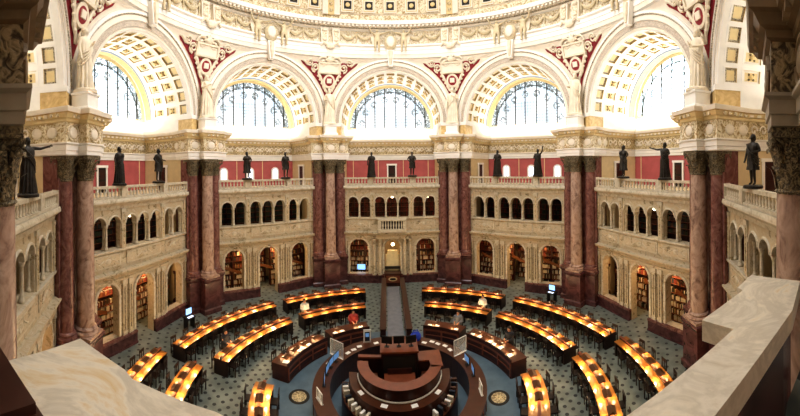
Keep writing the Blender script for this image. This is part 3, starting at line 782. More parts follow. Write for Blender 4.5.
# ------------------------------------------------------------------ figures
def skin_body(joints, edges, rads, name, mats, sub=1):
    me = bpy.data.meshes.new(name); me.from_pydata(joints, edges, [])
    o = bpy.data.objects.new('tmp_' + name, me); COL.objects.link(o)
    md = o.modifiers.new('s', 'SKIN'); 
    for i, r in enumerate(rads): me.skin_vertices[0].data[i].radius = (r, r) if not isinstance(r, tuple) else r
    me.skin_vertices[0].data[0].use_root = True
    sb = o.modifiers.new('u', 'SUBSURF'); sb.levels = sub; sb.render_levels = sub
    dg = bpy.context.evaluated_depsgraph_get(); dg.update()
    ev = o.evaluated_get(dg); out = bpy.data.meshes.new_from_object(ev)
    bpy.data.objects.remove(o); bpy.data.meshes.remove(me)
    out.materials.clear()
    for m in mats: out.materials.append(m)
    out.name = name
    out.polygons.foreach_set('use_smooth', [True] * len(out.polygons))
    return out
def human(name, mat, armL, armR, seated=False, stride=.06, fingers=True, lean=0):
    """figure 1.8 m tall facing -y; armL/armR = (elbow, wrist) points"""
    J = []; E = []; Rr = []
    def v(p, r, par=None):
        J.append(p); Rr.append(r)
        if par is not None: E.append((par, len(J) - 1))
        return len(J) - 1
    hz = .95 if not seated else .62
    up = hz
    pel = v((0, 0, up), (.16, .125))
    wa = v((0, lean * .3 - .005, up + .2), (.145, .11), pel); ch = v((0, lean * .7, up + .4), (.18, .125), wa); nb = v((0, lean, up + .56), (.075, .075), ch)
    nk = v((0, lean - .01, up + .63), .055, nb); hd = v((0, lean - .03, up + .72), (.08, .095), nk); v((0, lean - .015, up + .82), (.072, .088), hd)
    nose = v((0, lean - .135, up + .715), .016, hd)
    for sg, (el, wr) in ((1, armR), (-1, armL)):
        sh = v((sg * .19, lean * .95, up + .52), .07, ch)
        e = v((sg * el[0], el[1], up + el[2]), .05, sh); w = v((sg * wr[0], wr[1], up + wr[2]), .034, e)
        d = Vector((wr[0] - el[0], wr[1] - el[1], wr[2] - el[2])).normalized()
        pm = Vector((wr[0], wr[1], wr[2])) + d * .07
        p = v((sg * pm.x, pm.y, up + pm.z), (.036, .022), w)
        if fingers:
            u = d.cross(Vector((0, 1, 0)));
            if u.length < .2: u = Vector((1, 0, 0))
            u.normalize()
            for k, ln in enumerate((.07, .085, .08, .06)):
                q = pm + d * (ln * .6) + u * ((k - 1.5) * .022); f = v((sg * q.x, q.y, up + q.z), .0095, p)
                q2 = q + d * (ln * .5) + Vector((0, -.015, -.008)); v((sg * q2.x, q2.y, up + q2.z), .008, f)
            q = Vector((wr[0], wr[1], wr[2])) + d * .045 + u * -.045; f = v((sg * q.x, q.y, up + q.z), .0105, w); q2 = q + d * .035; v((sg * q2.x, q2.y, up + q2.z), .009, f)
    for sg in (1, -1):
        hp = v((sg * .095, 0, up - .07), .1, pel)
        if seated:
            kn = v((sg * .11, -.42, up - .02), .07, hp); an = v((sg * .11, -.4, .09), .045, kn)
        else:
            kn = v((sg * .1, -.03 - sg * stride, .5), .066, hp); an = v((sg * .1, .02 - sg * stride * .6, .09), .044, kn)
        v((sg * .115, an_y(J[an]) - .14, .04), .036, an)
    return skin_body(J, E, Rr, name, [mat])
def an_y(p): return p[1]
def robe_mb(mat, hem=.3, top=1.45, folds=13, amp=.05, seed=0, bot=.02, sx=1.0):
    """draped robe around a standing 1.8 m figure"""
    mb = MB(); rnd = random.Random(seed); n = 66
    ph = rnd.random() * 6
    prof = [(hem, bot), (hem * .97, bot + .1), (hem * .86, max(.5, bot + .15)), (.225, .9), (.19, 1.08), (.215, 1.3), (.205, 1.42), (.11, 1.5), (.08, 1.53)]
    rows = []
    for j in range(n):
        a = 2 * pi * j / n; row = []
        for r, z in prof:
            k = max(0, 1 - z / 1.35)
            sg_ = sin(folds * a + ph + 1.2 * z + .8 * sin(2 * a)); rr = r + amp * k * (abs(sg_) ** .6 * (1 if sg_ > 0 else -1)) + amp * .35 * sin(3 * a + 4 * z + ph)
            row.append(mb.P((rr * 1.05 * sx * sin(a), rr * .8 * cos(a), z)))
        rows.append(row)
    for j in range(n):
        A, B = rows[j], rows[(j + 1) % n]
        for i in range(len(prof) - 1): mb.F((A[i], B[i], B[i + 1], A[i + 1]), mat)
    return mb
def sash_mb(mat, seed=0):
    mb = MB(); rnd = random.Random(seed + 50); s = rnd.choice((-1, 1))
    for k in range(4): mb.tube([(s * (.2 - .02 * k), -.1, 1.46 - .03 * k), (s * .08, -.2, 1.28 - .05 * k), (-s * .1, -.21, 1.1 - .07 * k), (-s * .23, -.08, .98 - .1 * k), (-s * .2, .1, .95 - .1 * k)], .03, mat, 6)
    return mb
ARMS = {
 'down': ((.28, .02, .25), (.3, -.06, .0)), 'bent': ((.29, .03, .27), (.2, -.24, .22)), 'chest': ((.27, .02, .28), (.08, -.22, .36)),
 'out': ((.42, -.12, .5), (.66, -.22, .58)), 'raised': ((.34, -.1, .66), (.4, -.18, .94)), 'hip': ((.34, .05, .3), (.2, -.08, .1)),
}
def statue(name, mat, L, Rt, kind, seed, hatless=True):
    body = human(name + '_body', mat, ARMS[L], ARMS[Rt], stride=.05)
    parts = []
    hb = MB(); hb.ell((0, .02, 1.735), (.092, .1, .09), mat, 12, 7); hb.ell((0, .065, 1.66), (.085, .06, .1), mat, 10, 6)
    if seed % 2 == 0: hb.ell((0, -.09, 1.6), (.055, .045, .07), mat, 8, 5)
    me = hb.mesh('hair'); me.polygons.foreach_set('use_smooth', [True] * len(me.polygons)); parts.append(('hair', me))
    if kind == 'robe': me = robe_mb(mat, .27, seed=seed).mesh('robe')
    elif kind == 'coat': me = robe_mb(mat, .24, seed=seed, bot=.55, folds=7, amp=.03).mesh('coat')
    else: me = robe_mb(mat, .26, seed=seed, bot=.35, folds=9, amp=.035).mesh('cloak')
    me.polygons.foreach_set('use_smooth', [True] * len(me.polygons)); parts.append((kind, me))
    me = sash_mb(mat, seed).mesh('drape'); me.polygons.foreach_set('use_smooth', [True] * len(me.polygons)); parts.append(('drape', me))
    p = MB(); p.lathe([(0, -.1), (.36, -.1), (.36, -.02), (.32, .015), (0, .015)], mat, 20); me = p.mesh('plinth'); parts.append(('plinth', me))
    return body, parts
def place_statue(proto, loc, face, label, group, scale, nm='bronze_statue'):
    body, parts = proto
    t = thing(nm, label, 'statue', loc, face, group); t.scale = (scale,) * 3
    bd = link('body', body, t)
    for n_, me in parts: link(n_, me, bd if n_ in ('hair', 'drape') else t)
    return t
BZ = M['bronze']
SV = [statue('s%d' % i, BZ, a, b, k, i) for i, (a, b, k) in enumerate((('down', 'chest', 'robe'), ('hip', 'bent', 'coat'), ('bent', 'bent', 'robe'), ('down', 'bent', 'coat'), ('chest', 'hip', 'cloak'), ('bent', 'raised', 'robe'), ('out', 'bent', 'robe'), ('bent', 'out', 'robe')))]
stat = [(0, -1.8, 0, 'dark bronze robed statue on the back balustrade, left of the gallery door'), (0, 1.85, 1, 'dark bronze coated statue on the back balustrade, right of the gallery door'),
 (-45, -1.85, 4, 'cloaked bronze statue, left one on the balustrade left of the back bay'), (-45, 1.6, 3, 'coated bronze statue, right one on the balustrade left of the back bay'),
 (45, -1.6, 2, 'robed bronze statue, left one on the balustrade right of the back bay'), (45, 2.0, 5, 'bronze statue with one raised arm on the balustrade right of the back bay'),
 (-90, -2.1, 0, 'robed bronze statue beside the gallery door above the left side arcade'), (-90, 1.3, 1, 'coated bronze statue next to the far pier above the left side arcade'),
 (90, -1.4, 4, 'cloaked bronze statue next to the far pier above the right side arcade'), (90, 2.2, 6, 'broad robed bronze statue with outstretched arm above the right side arcade'),
 (-135, .65, 7, 'large bronze robed statue with outstretched arm on the near left balustrade'), (135, -.85, 3, 'large bronze coated statue on the near right balustrade')]
for az, s, k, lb in stat:
    p = BP(az, s, A0 - .1, 9.58)
    rz = -R_(az)
    if az == -135: rz = R_(100)
    if az == 135: rz = R_(-105)
    sc = 1.17 if abs(az) != 135 else 1.08
    place_statue(SV[k], p, rz, lb, 'bronze statues on the balustrades', sc)
# plaster statues over the piers
PS = [statue('p%d' % i, M['plaster'], a, b, 'robe', 20 + i) for i, (a, b) in enumerate((('bent', 'down'), ('down', 'chest'), ('chest', 'bent')))]
for i, (az, tx) in enumerate(PNAMES):
    tt = {-22.5: 'left of the back arch', 22.5: 'right of the back arch', -67.5: 'at the far end of the left side arch', 67.5: 'at the far end of the right side arch', -112.5: 'at the near end of the left side arch', 112.5: 'at the near end of the right side arch'}[az]
    place_statue(PS[i % 3], BP(az, 0, 13.95, 14.22), -R_(az), 'tall cream plaster statue on white pedestal ' + tt, 'plaster statues above the columns', 1.68, 'plaster_statue')
# winged figures and cartouche at each arch crown
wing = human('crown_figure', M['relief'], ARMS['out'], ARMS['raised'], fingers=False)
for az in range(-90, 91, 45):
    t = thing('crown_cartouche', 'cream cartouche with two standing figures at the crown of the %s arch' % {0: 'back', -45: 'back left', 45: 'back right', -90: 'left side', 90: 'right side'}[az], 'relief', (0, 0, 0), -R_(az), 'arch crown reliefs')
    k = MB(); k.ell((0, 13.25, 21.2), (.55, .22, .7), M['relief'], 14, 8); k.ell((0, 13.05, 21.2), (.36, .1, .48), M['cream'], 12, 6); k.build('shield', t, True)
    k = MB(); k.prism_y([(-.32, 20.5), (-.18, 19.1), (.18, 19.1), (.32, 20.5)], 13.1, 13.48, M['white']); k.tube([(0, 13.1, 20.4), (0, 13.05, 19.7), (0, 13.1, 19.2)], [.2, .16, .1], M['plaster'], 8); k.build('keystone', t)
    for sg in (-1, 1):
        f = link('crown_figure', wing, t); f.location = (sg * 1.15, 13.2, 20.35); f.scale = (sg * 1.6, 1.5, 1.08)
        w = MB(); w.X = lambda p, s=sg: (s * (1.15 + p[0]), p[1], p[2])
        w.prism_y([(.1, 21.7), (.45, 22.15), (.62, 21.9), (.5, 21.3), (.3, 20.9)], 13.3, 13.38, M['plaster']); w.build('wing', t)

# ------------------------------------------------------------------ overlook parapet in the foreground
zs = 9.45
pl = MB()
outer = [(-2.0, -13.5), (-2.0, -13.05), (-1.63, -13.04), (-1.56, -13.06), (-1.15, -12.99), (-.6, -13.02), (.34, -13.19), (1.16, -13.24), (1.16, -13.02), (1.7, -13.05), (1.73, -12.99), (2.03, -12.98), (2.03, -13.42), (1.51, -13.5), (.54, -13.46), (-.4, -13.5)]
pl.prism(outer, zs - .13, zs, M['slab'])
par = struct(pl.build('trim_parapet_slab'))
pb = MB(); pb.prism([(-1.9, -13.48), (-1.9, -13.12), (-.6, -13.1), (1.05, -13.3), (1.3, -13.12), (1.95, -13.1), (1.95, -13.36), (1.5, -13.44), (.5, -13.42)], 7.2, zs - .13, M['dado'])  # dark marble stands in for the shade on the inner face
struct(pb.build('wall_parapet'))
fl = MB(); fl.box((-4.6, -18.6, 8.5), (4.6, -13.4, 8.66), M['floor']); struct(fl.build('floor_overlook'))
# dark wooden cap on a marble block at the left corner
t = thing('wood_capped_block', 'dark wood moulded cap on a pale marble block at the left end of parapet', 'pedestal', (0, 0, 0))
k = MB()
k.box((-2.6, -14.1, 9.56), (-1.5, -13.58, 9.6), M['wood']); k.box((-2.58, -14.1, 9.53), (-1.47, -13.56, 9.56), M['wood']); k.box((-2.58, -14.1, 9.47), (-1.5, -13.6, 9.53), M['wood']); k.build('wooden_cap', t)
k = MB(); k.box((-2.55, -14.08, 8.67), (-1.54, -13.62, 9.47), M['sienaL']); k.build('marble_block', t)

# ------------------------------------------------------------------ reading desks, chairs, lamps
CH = thing('reading_chair', 'x', 'chair')
k = MB(); k.box((-.2, -.2, .42), (.2, .2, .47), M['chairwood']); k.build('seat', CH)
k = MB()
for x in (-.17, 0, .17): k.box((x - .025, .17, .47), (x + .025, .2, .82), M['chairwood'])
k.box((-.2, .165, .78), (.2, .205, .92), M['chairwood']); k.build('backrest', CH)
for x in (-.17, .17):
    for y in (-.17, .17):
        k = MB(); k.box((x - .022, y - .022, 0), (x + .022, y + .022, .42), M['chairwood']); k.build('leg', CH)
LAMP = thing('desk_lamp', 'x', 'lamp')
k = MB(); k.box((-.03, -.02, 1.103), (.03, .02, 1.2), M['brass']); k.build('stem', LAMP)
k = MB()
for sg in (-1, 1):
    k.poly([(-.2, 0, 1.28), (.2, 0, 1.28), (.24, sg * .17, 1.2), (-.24, sg * .17, 1.2)], M['brass'])
    for x in (-1, 1): k.poly([(x * .2, 0, 1.28), (x * .24, sg * .17, 1.2), (x * .21, 0, 1.2)], M['brass'])
SHD = k.build('lamp_shade', LAMP)
k = MB()
for sg in (-1, 1): k.tube([(-.16, sg * .09, 1.2), (.16, sg * .09, 1.2)], .025, M['bulb'], 6)
k.build('bulb', SHD)
first = {'c': CH, 'l': LAMP}
def put(key, loc, rz, label, group):
    if first.get(key + 'used'): return dup(first[key], loc, rz, label, group)
    o = first[key]; first[key + 'used'] = True; o.location = loc; o.rotation_euler = (0, 0, rz); o['label'] = label; o['group'] = group; return o
ORD = ['first', 'second', 'third', 'fourth', 'fifth', 'sixth', 'seventh', 'eighth', 'ninth']
SEGTXT = {}
DESKS = [ # ring, side text, a0, a1, R centre, lamp azimuths
 ('outer', 'left of the aisle', -44.5, -11.6, 11.05, [-41.8, -36.4, -31.3, -25.8, -20.4, -15.1]), ('outer', 'right of the aisle', 11.6, 45, 11.05, [14.9, 20.4, 25.8, 31.2, 36.6, 41.9]),
 ('outer', 'along the left side', -90.6, -49.2, 11.05, [-88.6, -83.4, -78.2, -73, -67.6, -62.6, -57.4, -51.9]), ('outer', 'along the right side', 49.6, 90.6, 11.1, [52.7, 57.9, 63.1, 68.1, 73.3, 78.5, 83.5, 88.6]),
 ('outer', 'at the near left', -126, -95, 11.6, [-98.4, -102.3, -106.4, -111, -116]), ('outer', 'at the near right', 94.3, 126, 11.2, [99.4, 104.2, 109, 113.8, 118.6, 123]),
 ('middle', 'left of the aisle', -45, -14, 8.5, [-41, -33.6, -26.2, -19.0]), ('middle', 'right of the aisle', 14.4, 45.6, 8.5, [19.2, 26.2, 33.2, 40.4]),
 ('middle', 'along the left side', -89.6, -50.8, 8.52, [-86.7, -80.2, -74, -67.7, -61.4, -54.8]), ('middle', 'along the right side', 50, 88.6, 8.55, [54.6, 61, 67.5, 73.9, 80.2, 86.2]),
 ('middle', 'at the near left', -122, -95.2, 9.45, [-98.6, -103.7, -109, -114.5]), ('middle', 'at the near right', 93.8, 126, 8.6, [98.6, 104.4, 110.2, 116, 122]),
 ('inner', 'left of the aisle', -42.5, -17.3, 5.75, [-36, -24]), ('inner', 'right of the aisle', 17.8, 42, 5.75, [24, 36]),
 ('inner', 'along the left side', -81, -46.5, 5.75, [-75, -67.5, -60, -51.5]), ('inner', 'along the right side', 46.5, 84.5, 5.8, [52, 60, 68, 76.5]),
 ('inner', 'at the near left', -122, -95.5, 5.9, [-101, -108, -115]), ('inner', 'at the near right', 94.2, 122, 5.85, [99.5, 106.5, 113.5])]
C0 = (0, -.5)
WARM = (1, .7, .38)
rnd = random.Random(3)
papers = []
for ringn, side, a0, a1, Rc, lz in DESKS:
    inner = ringn == 'inner' and 'near' not in side; hw = .47 if inner else .43
    n = max(6, int(abs(a1 - a0)))
    sd_ = side.replace('the ', ''); desc = '%s ring desk %s' % (ringn, sd_)
    t = thing('reading_desk', ('curved dark wood reading desk with lit top, %s ring, %s' if not inner else 'curved dark panelled desk with papers, %s ring, %s') % (ringn, side), 'desk', (0, 0, 0), 0, 'curved reading desks')
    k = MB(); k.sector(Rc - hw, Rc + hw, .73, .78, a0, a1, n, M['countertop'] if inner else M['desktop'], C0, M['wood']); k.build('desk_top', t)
    if not inner:
        k = MB(); k.sector(Rc - .04, Rc + .04, .78, .9, a0, a1, n, M['chairwood'], C0); k.sector(Rc - .07, Rc + .07, .9, .93, a0, a1, n, M['woodtop'], C0); k.build('divider', t)
        k = MB(); k.sector(Rc - .05, Rc + .05, .1, .73, a0 + .4, a1 - .4, n, M['chairwood'], C0); k.build('modesty_panel', t)
    else:
        k = MB(); k.sector(Rc - hw + .03, Rc - hw + .3, 0, .73, a0 + .3, a1 - .3, n, M['wood'], C0)
        k.sector(Rc - hw - .01, Rc - hw + .03, 0, .1, a0 + .3, a1 - .3, n, M['wood'], C0); k.sector(Rc - hw - .01, Rc - hw + .03, .62, .73, a0 + .3, a1 - .3, n, M['woodtop'], C0); k.sector(Rc - hw - .01, Rc - hw + .03, .36, .4, a0 + .3, a1 - .3, n, M['woodtop'], C0)
        st = (a1 - a0) / max(2, round(abs(a1 - a0) / 12))
        for i in range(max(2, round(abs(a1 - a0) / 12)) + 1):
            aa = min(max(a0 + st * i, a0 + .8), a1 - .8); k.sector(Rc - hw - .01, Rc - hw + .03, .1, .62, aa - .5, aa + .5, 1, M['woodtop'], C0)
        k.build('front_panel', t)
        k = MB(); k.sector(Rc - hw, Rc - hw + .06, .78, .92, a0, a1, n, M['wood'], C0); k.build('raised_edge', t)
    for aa in (a0, a1):
        e = 1.1 * 6 / Rc; b0, b1 = (aa, aa + e) if aa == a0 else (aa - e, aa)
        k = MB(); k.sector(Rc - hw + .04, Rc + hw - .04, 0, .73, b0, b1, 1, M['chairwood'] if not inner else M['wood'], C0); k.build('end_panel', t)
    for i, la in enumerate(lz):
        p = PC(la, Rc); rz = -R_(la)
        o_ = ORD[sorted(lz, key=abs).index(la)]
        if inner:
            put('l', (p.x + 0, p.y, -.318), rz, 'small brass lamp on %s, %s from its aisle end' % (desc, o_), 'brass desk lamps')
        else:
            put('l', (p.x, p.y, -.168), rz, 'brass lamp on divider of %s, %s from its aisle end' % (desc, o_), 'brass desk lamps')
        q = PC(la, Rc - .27, .945); light('lamp_light', 'POINT', q, 17 if not inner else 3, WARM, .05)
        q = PC(la, Rc + .28, .945); light('lamp_light', 'POINT', q, 8 if not inner else 2.5, WARM, .06)
        for sg, tx in ((-1, 'inner'), (1, 'outer')):
            if inner and sg < 0: continue
            occ = sg > 0 and (ringn, la) in (('middle', -41), ('inner', -24), ('middle', -80.2), ('middle', 40.4), ('inner', 36), ('inner', 68))
            p = PC(la, Rc + sg * (hw + (.37 if occ else .12))); rz2 = -R_(la) + (pi if sg < 0 else 0)
            rz2 += 0 if occ else rnd.uniform(-.15, .15)
            put('c', (p.x, p.y, 0), rz2, 'dark chair, %s side of %s, %s from aisle end' % (tx, desc, o_), 'dark chairs at the reading desks')
        if inner or (ringn == 'middle' and i == 4) or (ringn == 'outer' and i == 6):
            papers.append((la + (0 if inner else rnd.uniform(-1.5, 2.5)), Rc + (rnd.uniform(-.2, -.12) if inner else -.26), desc, o_, inner))
# papers, laptops on the desks
PAP = thing('paper_sheet', 'x', 'paper')
k = MB(); k.box((-.12, -.16, .002), (.12, .16, .008), M['paper']); k.build('sheet', PAP)
for c in list(PAP.children): pass
LAP = thing('laptop', 'x', 'laptop')
k = MB(); k.box((-.18, -.13, 0), (.18, .13, .02), M['black']); k.build('keyboard_base', LAP)
k = MB(); k.X = lambda p: (p[0], .12 + p[2] * .25, .02 + p[2]); k.box((-.18, 0, 0), (.18, .015, .25), M['black']); LID = k.build('lid', LAP)
k = MB(); k.X = lambda p: (p[0], .115 + p[2] * .25, .02 + p[2]); k.box((-.165, -.004, .02), (.165, 0, .23), M['whitescreen']); k.build('screen', LID)
first['p'] = PAP; first['t'] = LAP
for j, (la, rr, desc, o_, inner) in enumerate(papers):
    p = PC(la + 2.2 if inner else la, rr, .782); rz = -R_(la) + rnd.uniform(-.12, .12); tx2 = ''
    if inner and j % 2:
        put('p', PC(la - 2.6, 5.6, .782), rz + .3, 'white paper on %s, left of %s lamp from aisle end' % (desc, o_), 'papers on the desks')
    if inner and j % 3 == 0 and min(abs(la - (3.75 if la > 0 else -3.75) - q_) for q_ in (-24, 36, 68)) > 5: put('t', PC(la - (3.75 if la > 0 else -3.75), 6.13, .783), -R_(la) + pi + .2, 'open laptop on %s, beside %s lamp from aisle end' % (desc, o_), 'laptops on the desks')
    else: put('p', p, rz, 'white paper on %s, beside %s lamp from aisle end' % (desc, o_) + tx2, 'papers on the desks')

# ------------------------------------------------------------------ circulation counter and central desk
t = thing('circular_counter', 'large ring-shaped brown wood counter around the central desk', 'counter')
k = MB(); k.sector(3.0, 3.74, 1.0, 1.06, -180, 180, 90, M['countertop'], C0, M['wood']); k.build('counter_top', t)
k = MB(); k.sector(3.55, 3.68, 0, 1.0, -180, 180, 90, M['wood'], C0)
for a in range(0, 360, 15): k.sector(3.67, 3.71, .12, .94, a + 1, a + 2.4, 1, M['woodtop'], C0)
k.build('outer_front', t)
k = MB(); k.sector(3.05, 3.13, 0, 1.0, -180, 180, 90, M['wood'], C0); k.build('inner_front', t)
t = thing('central_desk', 'tiered round dark wood desk at the centre with red-brown U-shaped top', 'desk')
def tier(name, r0, r1, z0, z1, a0, a1, top, sd):
    k = MB(); k.sector(r0, r1, z0, z1, a0, a1, 48, top, C0, sd); return k.build(name, t)
tier('lower_tier', .9, 2.5, 0, 1.0, 88, 272, M['countertop'], M['wood']); tier('middle_tier', .95, 2.18, 1.0, 1.5, 90, 270, M['countertop'], M['wood'])
tier('upper_wall', 1.62, 1.74, 1.5, 1.93, 85, 275, M['wood'], M['wood']); 
for i in range(24):
    pass
tier('upper_top', 1.35, 1.82, 1.93, 2.0, 107, 270, M['woodtop'], M['wood'])
tier('platform', 0, 1.62, .0, 1.02, 0, 359.9, M['wood'], M['wood'])
k = MB(); k.box((.84, -.56, 1.93), (1.84, .14, 2.0), M['woodtop']); k.box((1.3, -1.05, 1.93), (1.82, -.56, 2.0), M['woodtop']); k.box((.82, -.45, 0), (1.78, .12, 1.93), M['wood']); k.build('right_counter', t)
k = MB(); k.box((-1.82, -.22, 1.93), (-.7, -.02, 2.0), M['woodtop']); k.box((-1.75, -.18, 0), (-.78, -.06, 1.93), M['wood']); k.build('left_rail', t)
k = MB(); k.box((-.78, -.48, 0), (.78, .4, 2.32), M['wood']); k.box((-.84, -.54, 2.32), (.84, .46, 2.4), M['woodtop']); k.box((-.7, -.5, 1.3), (.7, -.48, 2.2), M['dark']); k.build('cabinet', t)
k = MB(); k.box((-.62, -1.15, 1.0), (.62, -.6, 1.45), M['wood']); k.box((-.66, -1.2, 1.45), (.66, -.55, 1.5), M['woodtop']); k.box((-.52, -.62, 1.5), (.52, -.54, 1.72), M['wood']); k.build('low_desk', t)
k = MB(); k.sector(1.78, 1.83, 1.52, 1.56, 95, 265, 40, M['paper'], C0); k.build('light_strip', t)
# books and papers along the tiers and counter
rnd = random.Random(11)
def small(name, kind, loc, rz, label, cat, group):
    k = MB()
    if kind == 'paper': k.box((-.13, -.09, 0), (.13, .09, .008), M['paper'])
    elif kind == 'book': k.box((-.1, -.14, .0), (.1, .14, .05), M['book%d' % rnd.randrange(8)]); k.box((-.085, -.13, .012), (.108, .13, .04), M['paper'])
    o = k.build(name); o.location = loc; o.rotation_euler = (0, 0, rz); return tag(o, label, cat, group)
for i, a in enumerate((133, 166, 199, 232)):
    small('paper_sheet', 'paper', PC(a, 2.0, 1.502), -R_(a), 'white card on the middle tier of the central desk, %s from its right end' % ORD[i], 'paper', 'cards on the central desk')
for sg, tx in ((1, 'right'), (-1, 'left')):
    for i in range(9):
        a = sg * (98 + i * 6.2)
        k = MB(); h = rnd.uniform(.2, .28); k.box((-.05, -.12, 0), (.05, .12, h), M[rnd.choice(('paper', 'book5', 'book6', 'book7'))]); k.box((-.03, -.13, .02), (.03, -.1, h - .02), M['paper'])
        o = k.build('standing_book'); o.location = PC(a, 2.34, 1.002); o.rotation_euler = (0, 0, -R_(a)); tag(o, 'upright book on the lower tier of the central desk, %s from its %s end' % (ORD[i], tx), 'book', 'books on the lower tier')
for i, a in enumerate((-70.5, -50, -43, -36, -20, -13, 26, 32, 38, 45, 52, 71)):
    small('paper_sheet', 'paper', PC(a, 3.4 + rnd.uniform(-.15, .2), 1.062), -R_(a) + rnd.uniform(-.3, .3), 'white paper on the ring counter, %s on its %s rear curve' % (ORD[i % 6], 'left' if a < 0 else 'right'), 'paper', 'papers on the ring counter')
MON = thing('computer_monitor', 'x', 'monitor')
k = MB(); k.box((-.1, -.08, 0), (.1, .08, .015), M['black']); k.build('base', MON)
k = MB(); k.box((-.02, 0, .015), (.02, .03, .2), M['black']); k.build('stand', MON)
k = MB(); k.box((-.24, -.02, .14), (.24, .02, .46), M['black']); HSG = k.build('housing', MON)
k = MB(); k.box((-.22, -.025, .16), (.22, -.02, .44), M['screen']); k.build('screen', HSG)
first['m'] = MON
for a, tx in ((-84, 'left curve of ring counter'), (-75, 'left rear curve of ring counter'), (-66.5, 'ring counter beside the left acrylic screen'), (-97, 'left front curve of ring counter'), (78, 'right curve of ring counter'), (92, 'right front curve of ring counter')):
    put('m', PC(a, 3.25, 1.062), -R_(a) + (0), 'dark computer monitor on the ' + tx, 'monitors on the ring counter')
for i, (x, tx) in enumerate(((-.54, 'left'), (.0, 'middle'), (.54, 'right'))):
    put('m', (x, -.1, 2.402), pi + .2 * (i - 1), 'computer monitor on the central cabinet top, %s one' % tx, 'monitors on the central cabinet')
for i, (a, w, h, tx) in enumerate(((-60, .8, .75, 'clear acrylic screen standing on the left rear of the ring counter'), (62, .8, .75, 'clear acrylic screen standing on the right rear of the ring counter'), (-112, .5, .4, 'clear acrylic screen with paper on the near left of ring counter'), (110, .5, .4, 'clear acrylic screen with paper on the near right of ring counter'))):
    t = thing('acrylic_screen', tx, 'screen', PC(a, 3.48, 1.062), -R_(a) + (pi / 2 if i < 2 else .3), 'acrylic screens')
    k = MB(); k.box((-w / 2, -.006, .02), (w / 2, .006, h), M['acrylic']); k.build('sheet', t)
    k = MB()
    for x in (-w / 2, w / 2): k.box((x - .012, -.015, 0), (x + .012, .015, h + .02), M['white'])
    k.box((-w / 2, -.015, h), (w / 2, .015, h + .025), M['white']); k.box((-w / 2, -.05, 0), (w / 2, .05, .02), M['white']); k.build('frame', t)
    if i > 1: k = MB(); k.box((-.12, -.02, .05), (.12, -.01, .33), M['paper']); k.build('notice', t)
t = thing('sign_stand', 'white framed notice stand on the ring counter left of the aisle', 'sign', PC(-27, 3.5, 1.062), R_(8))
k = MB(); k.box((-.2, -.02, 0), (.2, .02, .68), M['white']); k.build('frame', t); k = MB(); k.box((-.13, -.028, .08), (.13, -.02, .56), M['book5']); k.box((-.1, -.032, .3), (.1, -.028, .5), M['screen']); k.build('notice', t)
t = thing('blue_bag', 'bright blue fabric bag on the ring counter right of the aisle', 'bag', PC(17, 3.4, 1.062), .3)
k = MB(); k.lathe([(0, 0), (.26, 0), (.32, .1), (.3, .28), (.18, .4), (.05, .43), (0, .43)], M['bluecloth'], 14, sy=.7); k.build('pouch', t, True)
k = MB(); k.tube([(-.18, 0, .36), (-.12, 0, .52), (.12, 0, .52), (.18, 0, .36)], .025, M['bluecloth'], 6); k.build('strap', t)
# aisle: two low dark partitions either side of a grey ramp, cabinet and portal
for sg, tx in ((-1, 'left'), (1, 'right')):
    t = thing('aisle_partition', 'long low dark wood partition on the %s side of the aisle' % tx, 'partition', (0, 0, 0), 0, 'aisle partitions')
    x0, x1 = sorted((sg * .62, sg * .92))
    k = MB(); k.box((x0, 4.3, 0), (x1, 12.7, .84), M['wood'])
    for i in range(8): k.box((x0 - .015, 4.5 + i * 1.02, .1), (x1 + .015, 5.35 + i * 1.02, .74), M['wood'])
    k.build('body', t); k = MB(); k.box((x0 - .04, 4.25, .84), (x1 + .04, 12.75, .9), M['wood']); k.build('cap', t)
k = MB(); k.box((-.5, 3.9, .0), (.5, 12.9, .05), plain('grey_runner', '#8a8c92', .6)); struct(k.build('trim_aisle_runner'))
k = MB(); k.lathe([(0, .012), (.28, .012)], M['tanblock'], 28); 
# floor medallions
for x, y, tx in ((-4.5, -.35, 'left'), (4.35, -.9, 'right')):
    t = thing('floor_medallion', 'round tan floor medallion with dark ring, %s of the ring counter' % tx, 'medallion', (x, y, 0), 0, 'floor medallions')
    k = MB(); k.lathe([(.34, .006), (.36, .014), (.46, .014), (.48, .006)], M['dark'], 32); k.build('dark_ring', t)
    k = MB(); k.lathe([(0, .01), (.34, .01)], M['orndk'], 28)
    for j in range(8): a = j * pi / 4; k.tube([(.05 * cos(a), .05 * sin(a), .012), (.2 * cos(a), .2 * sin(a), .012)], [.03, .012], M['tanpan'], 5)
    k.build('tan_disc', t)
# cabinet with oval plaque in front of the portal
t = thing('plaque_cabinet', 'dark wooden cabinet with gold oval plaque below the back portal', 'cabinet', (0, 13.2, 0))
k = MB(); k.box((-.72, 0, 0), (.72, .6, 1.0), M['wood']); k.box((-.76, -.04, 1.0), (.76, .64, 1.08), M['wood']); k.box((-.76, -.04, 0), (.76, .64, .1), M['wood']); k.build('body', t)
k = MB(); k.box((-.6, -.03, .3), (.6, 0, .9), M['woodtop'])
k.build('panel', t)
k = MB(); k.ell((0, -.03, .62), (.4, .025, .19), M['gold'], 20, 6); k.ell((0, -.05, .62), (.28, .012, .1), M['dark'], 20, 6); k.build('oval_plaque', t)
t = thing('cream_shrine_panel', 'cream shouldered panel standing inside the arched back portal', 'panel', (0, 14.6, 0))
k = MB(); k.prism_y([(-.62, .9), (-.62, 2.35), (-.5, 2.35), (-.42, 2.75), (.42, 2.75), (.5, 2.35), (.62, 2.35), (.62, .9)], 0, .12, M['creampanel']); k.build('board', t)
k = MB(); k.box((-.66, -.08, 0), (.66, .2, .9), M['wood']); k.box((-.7, -.1, 1.08), (.7, 0, 1.3), M['dark']); k.build('base', t)
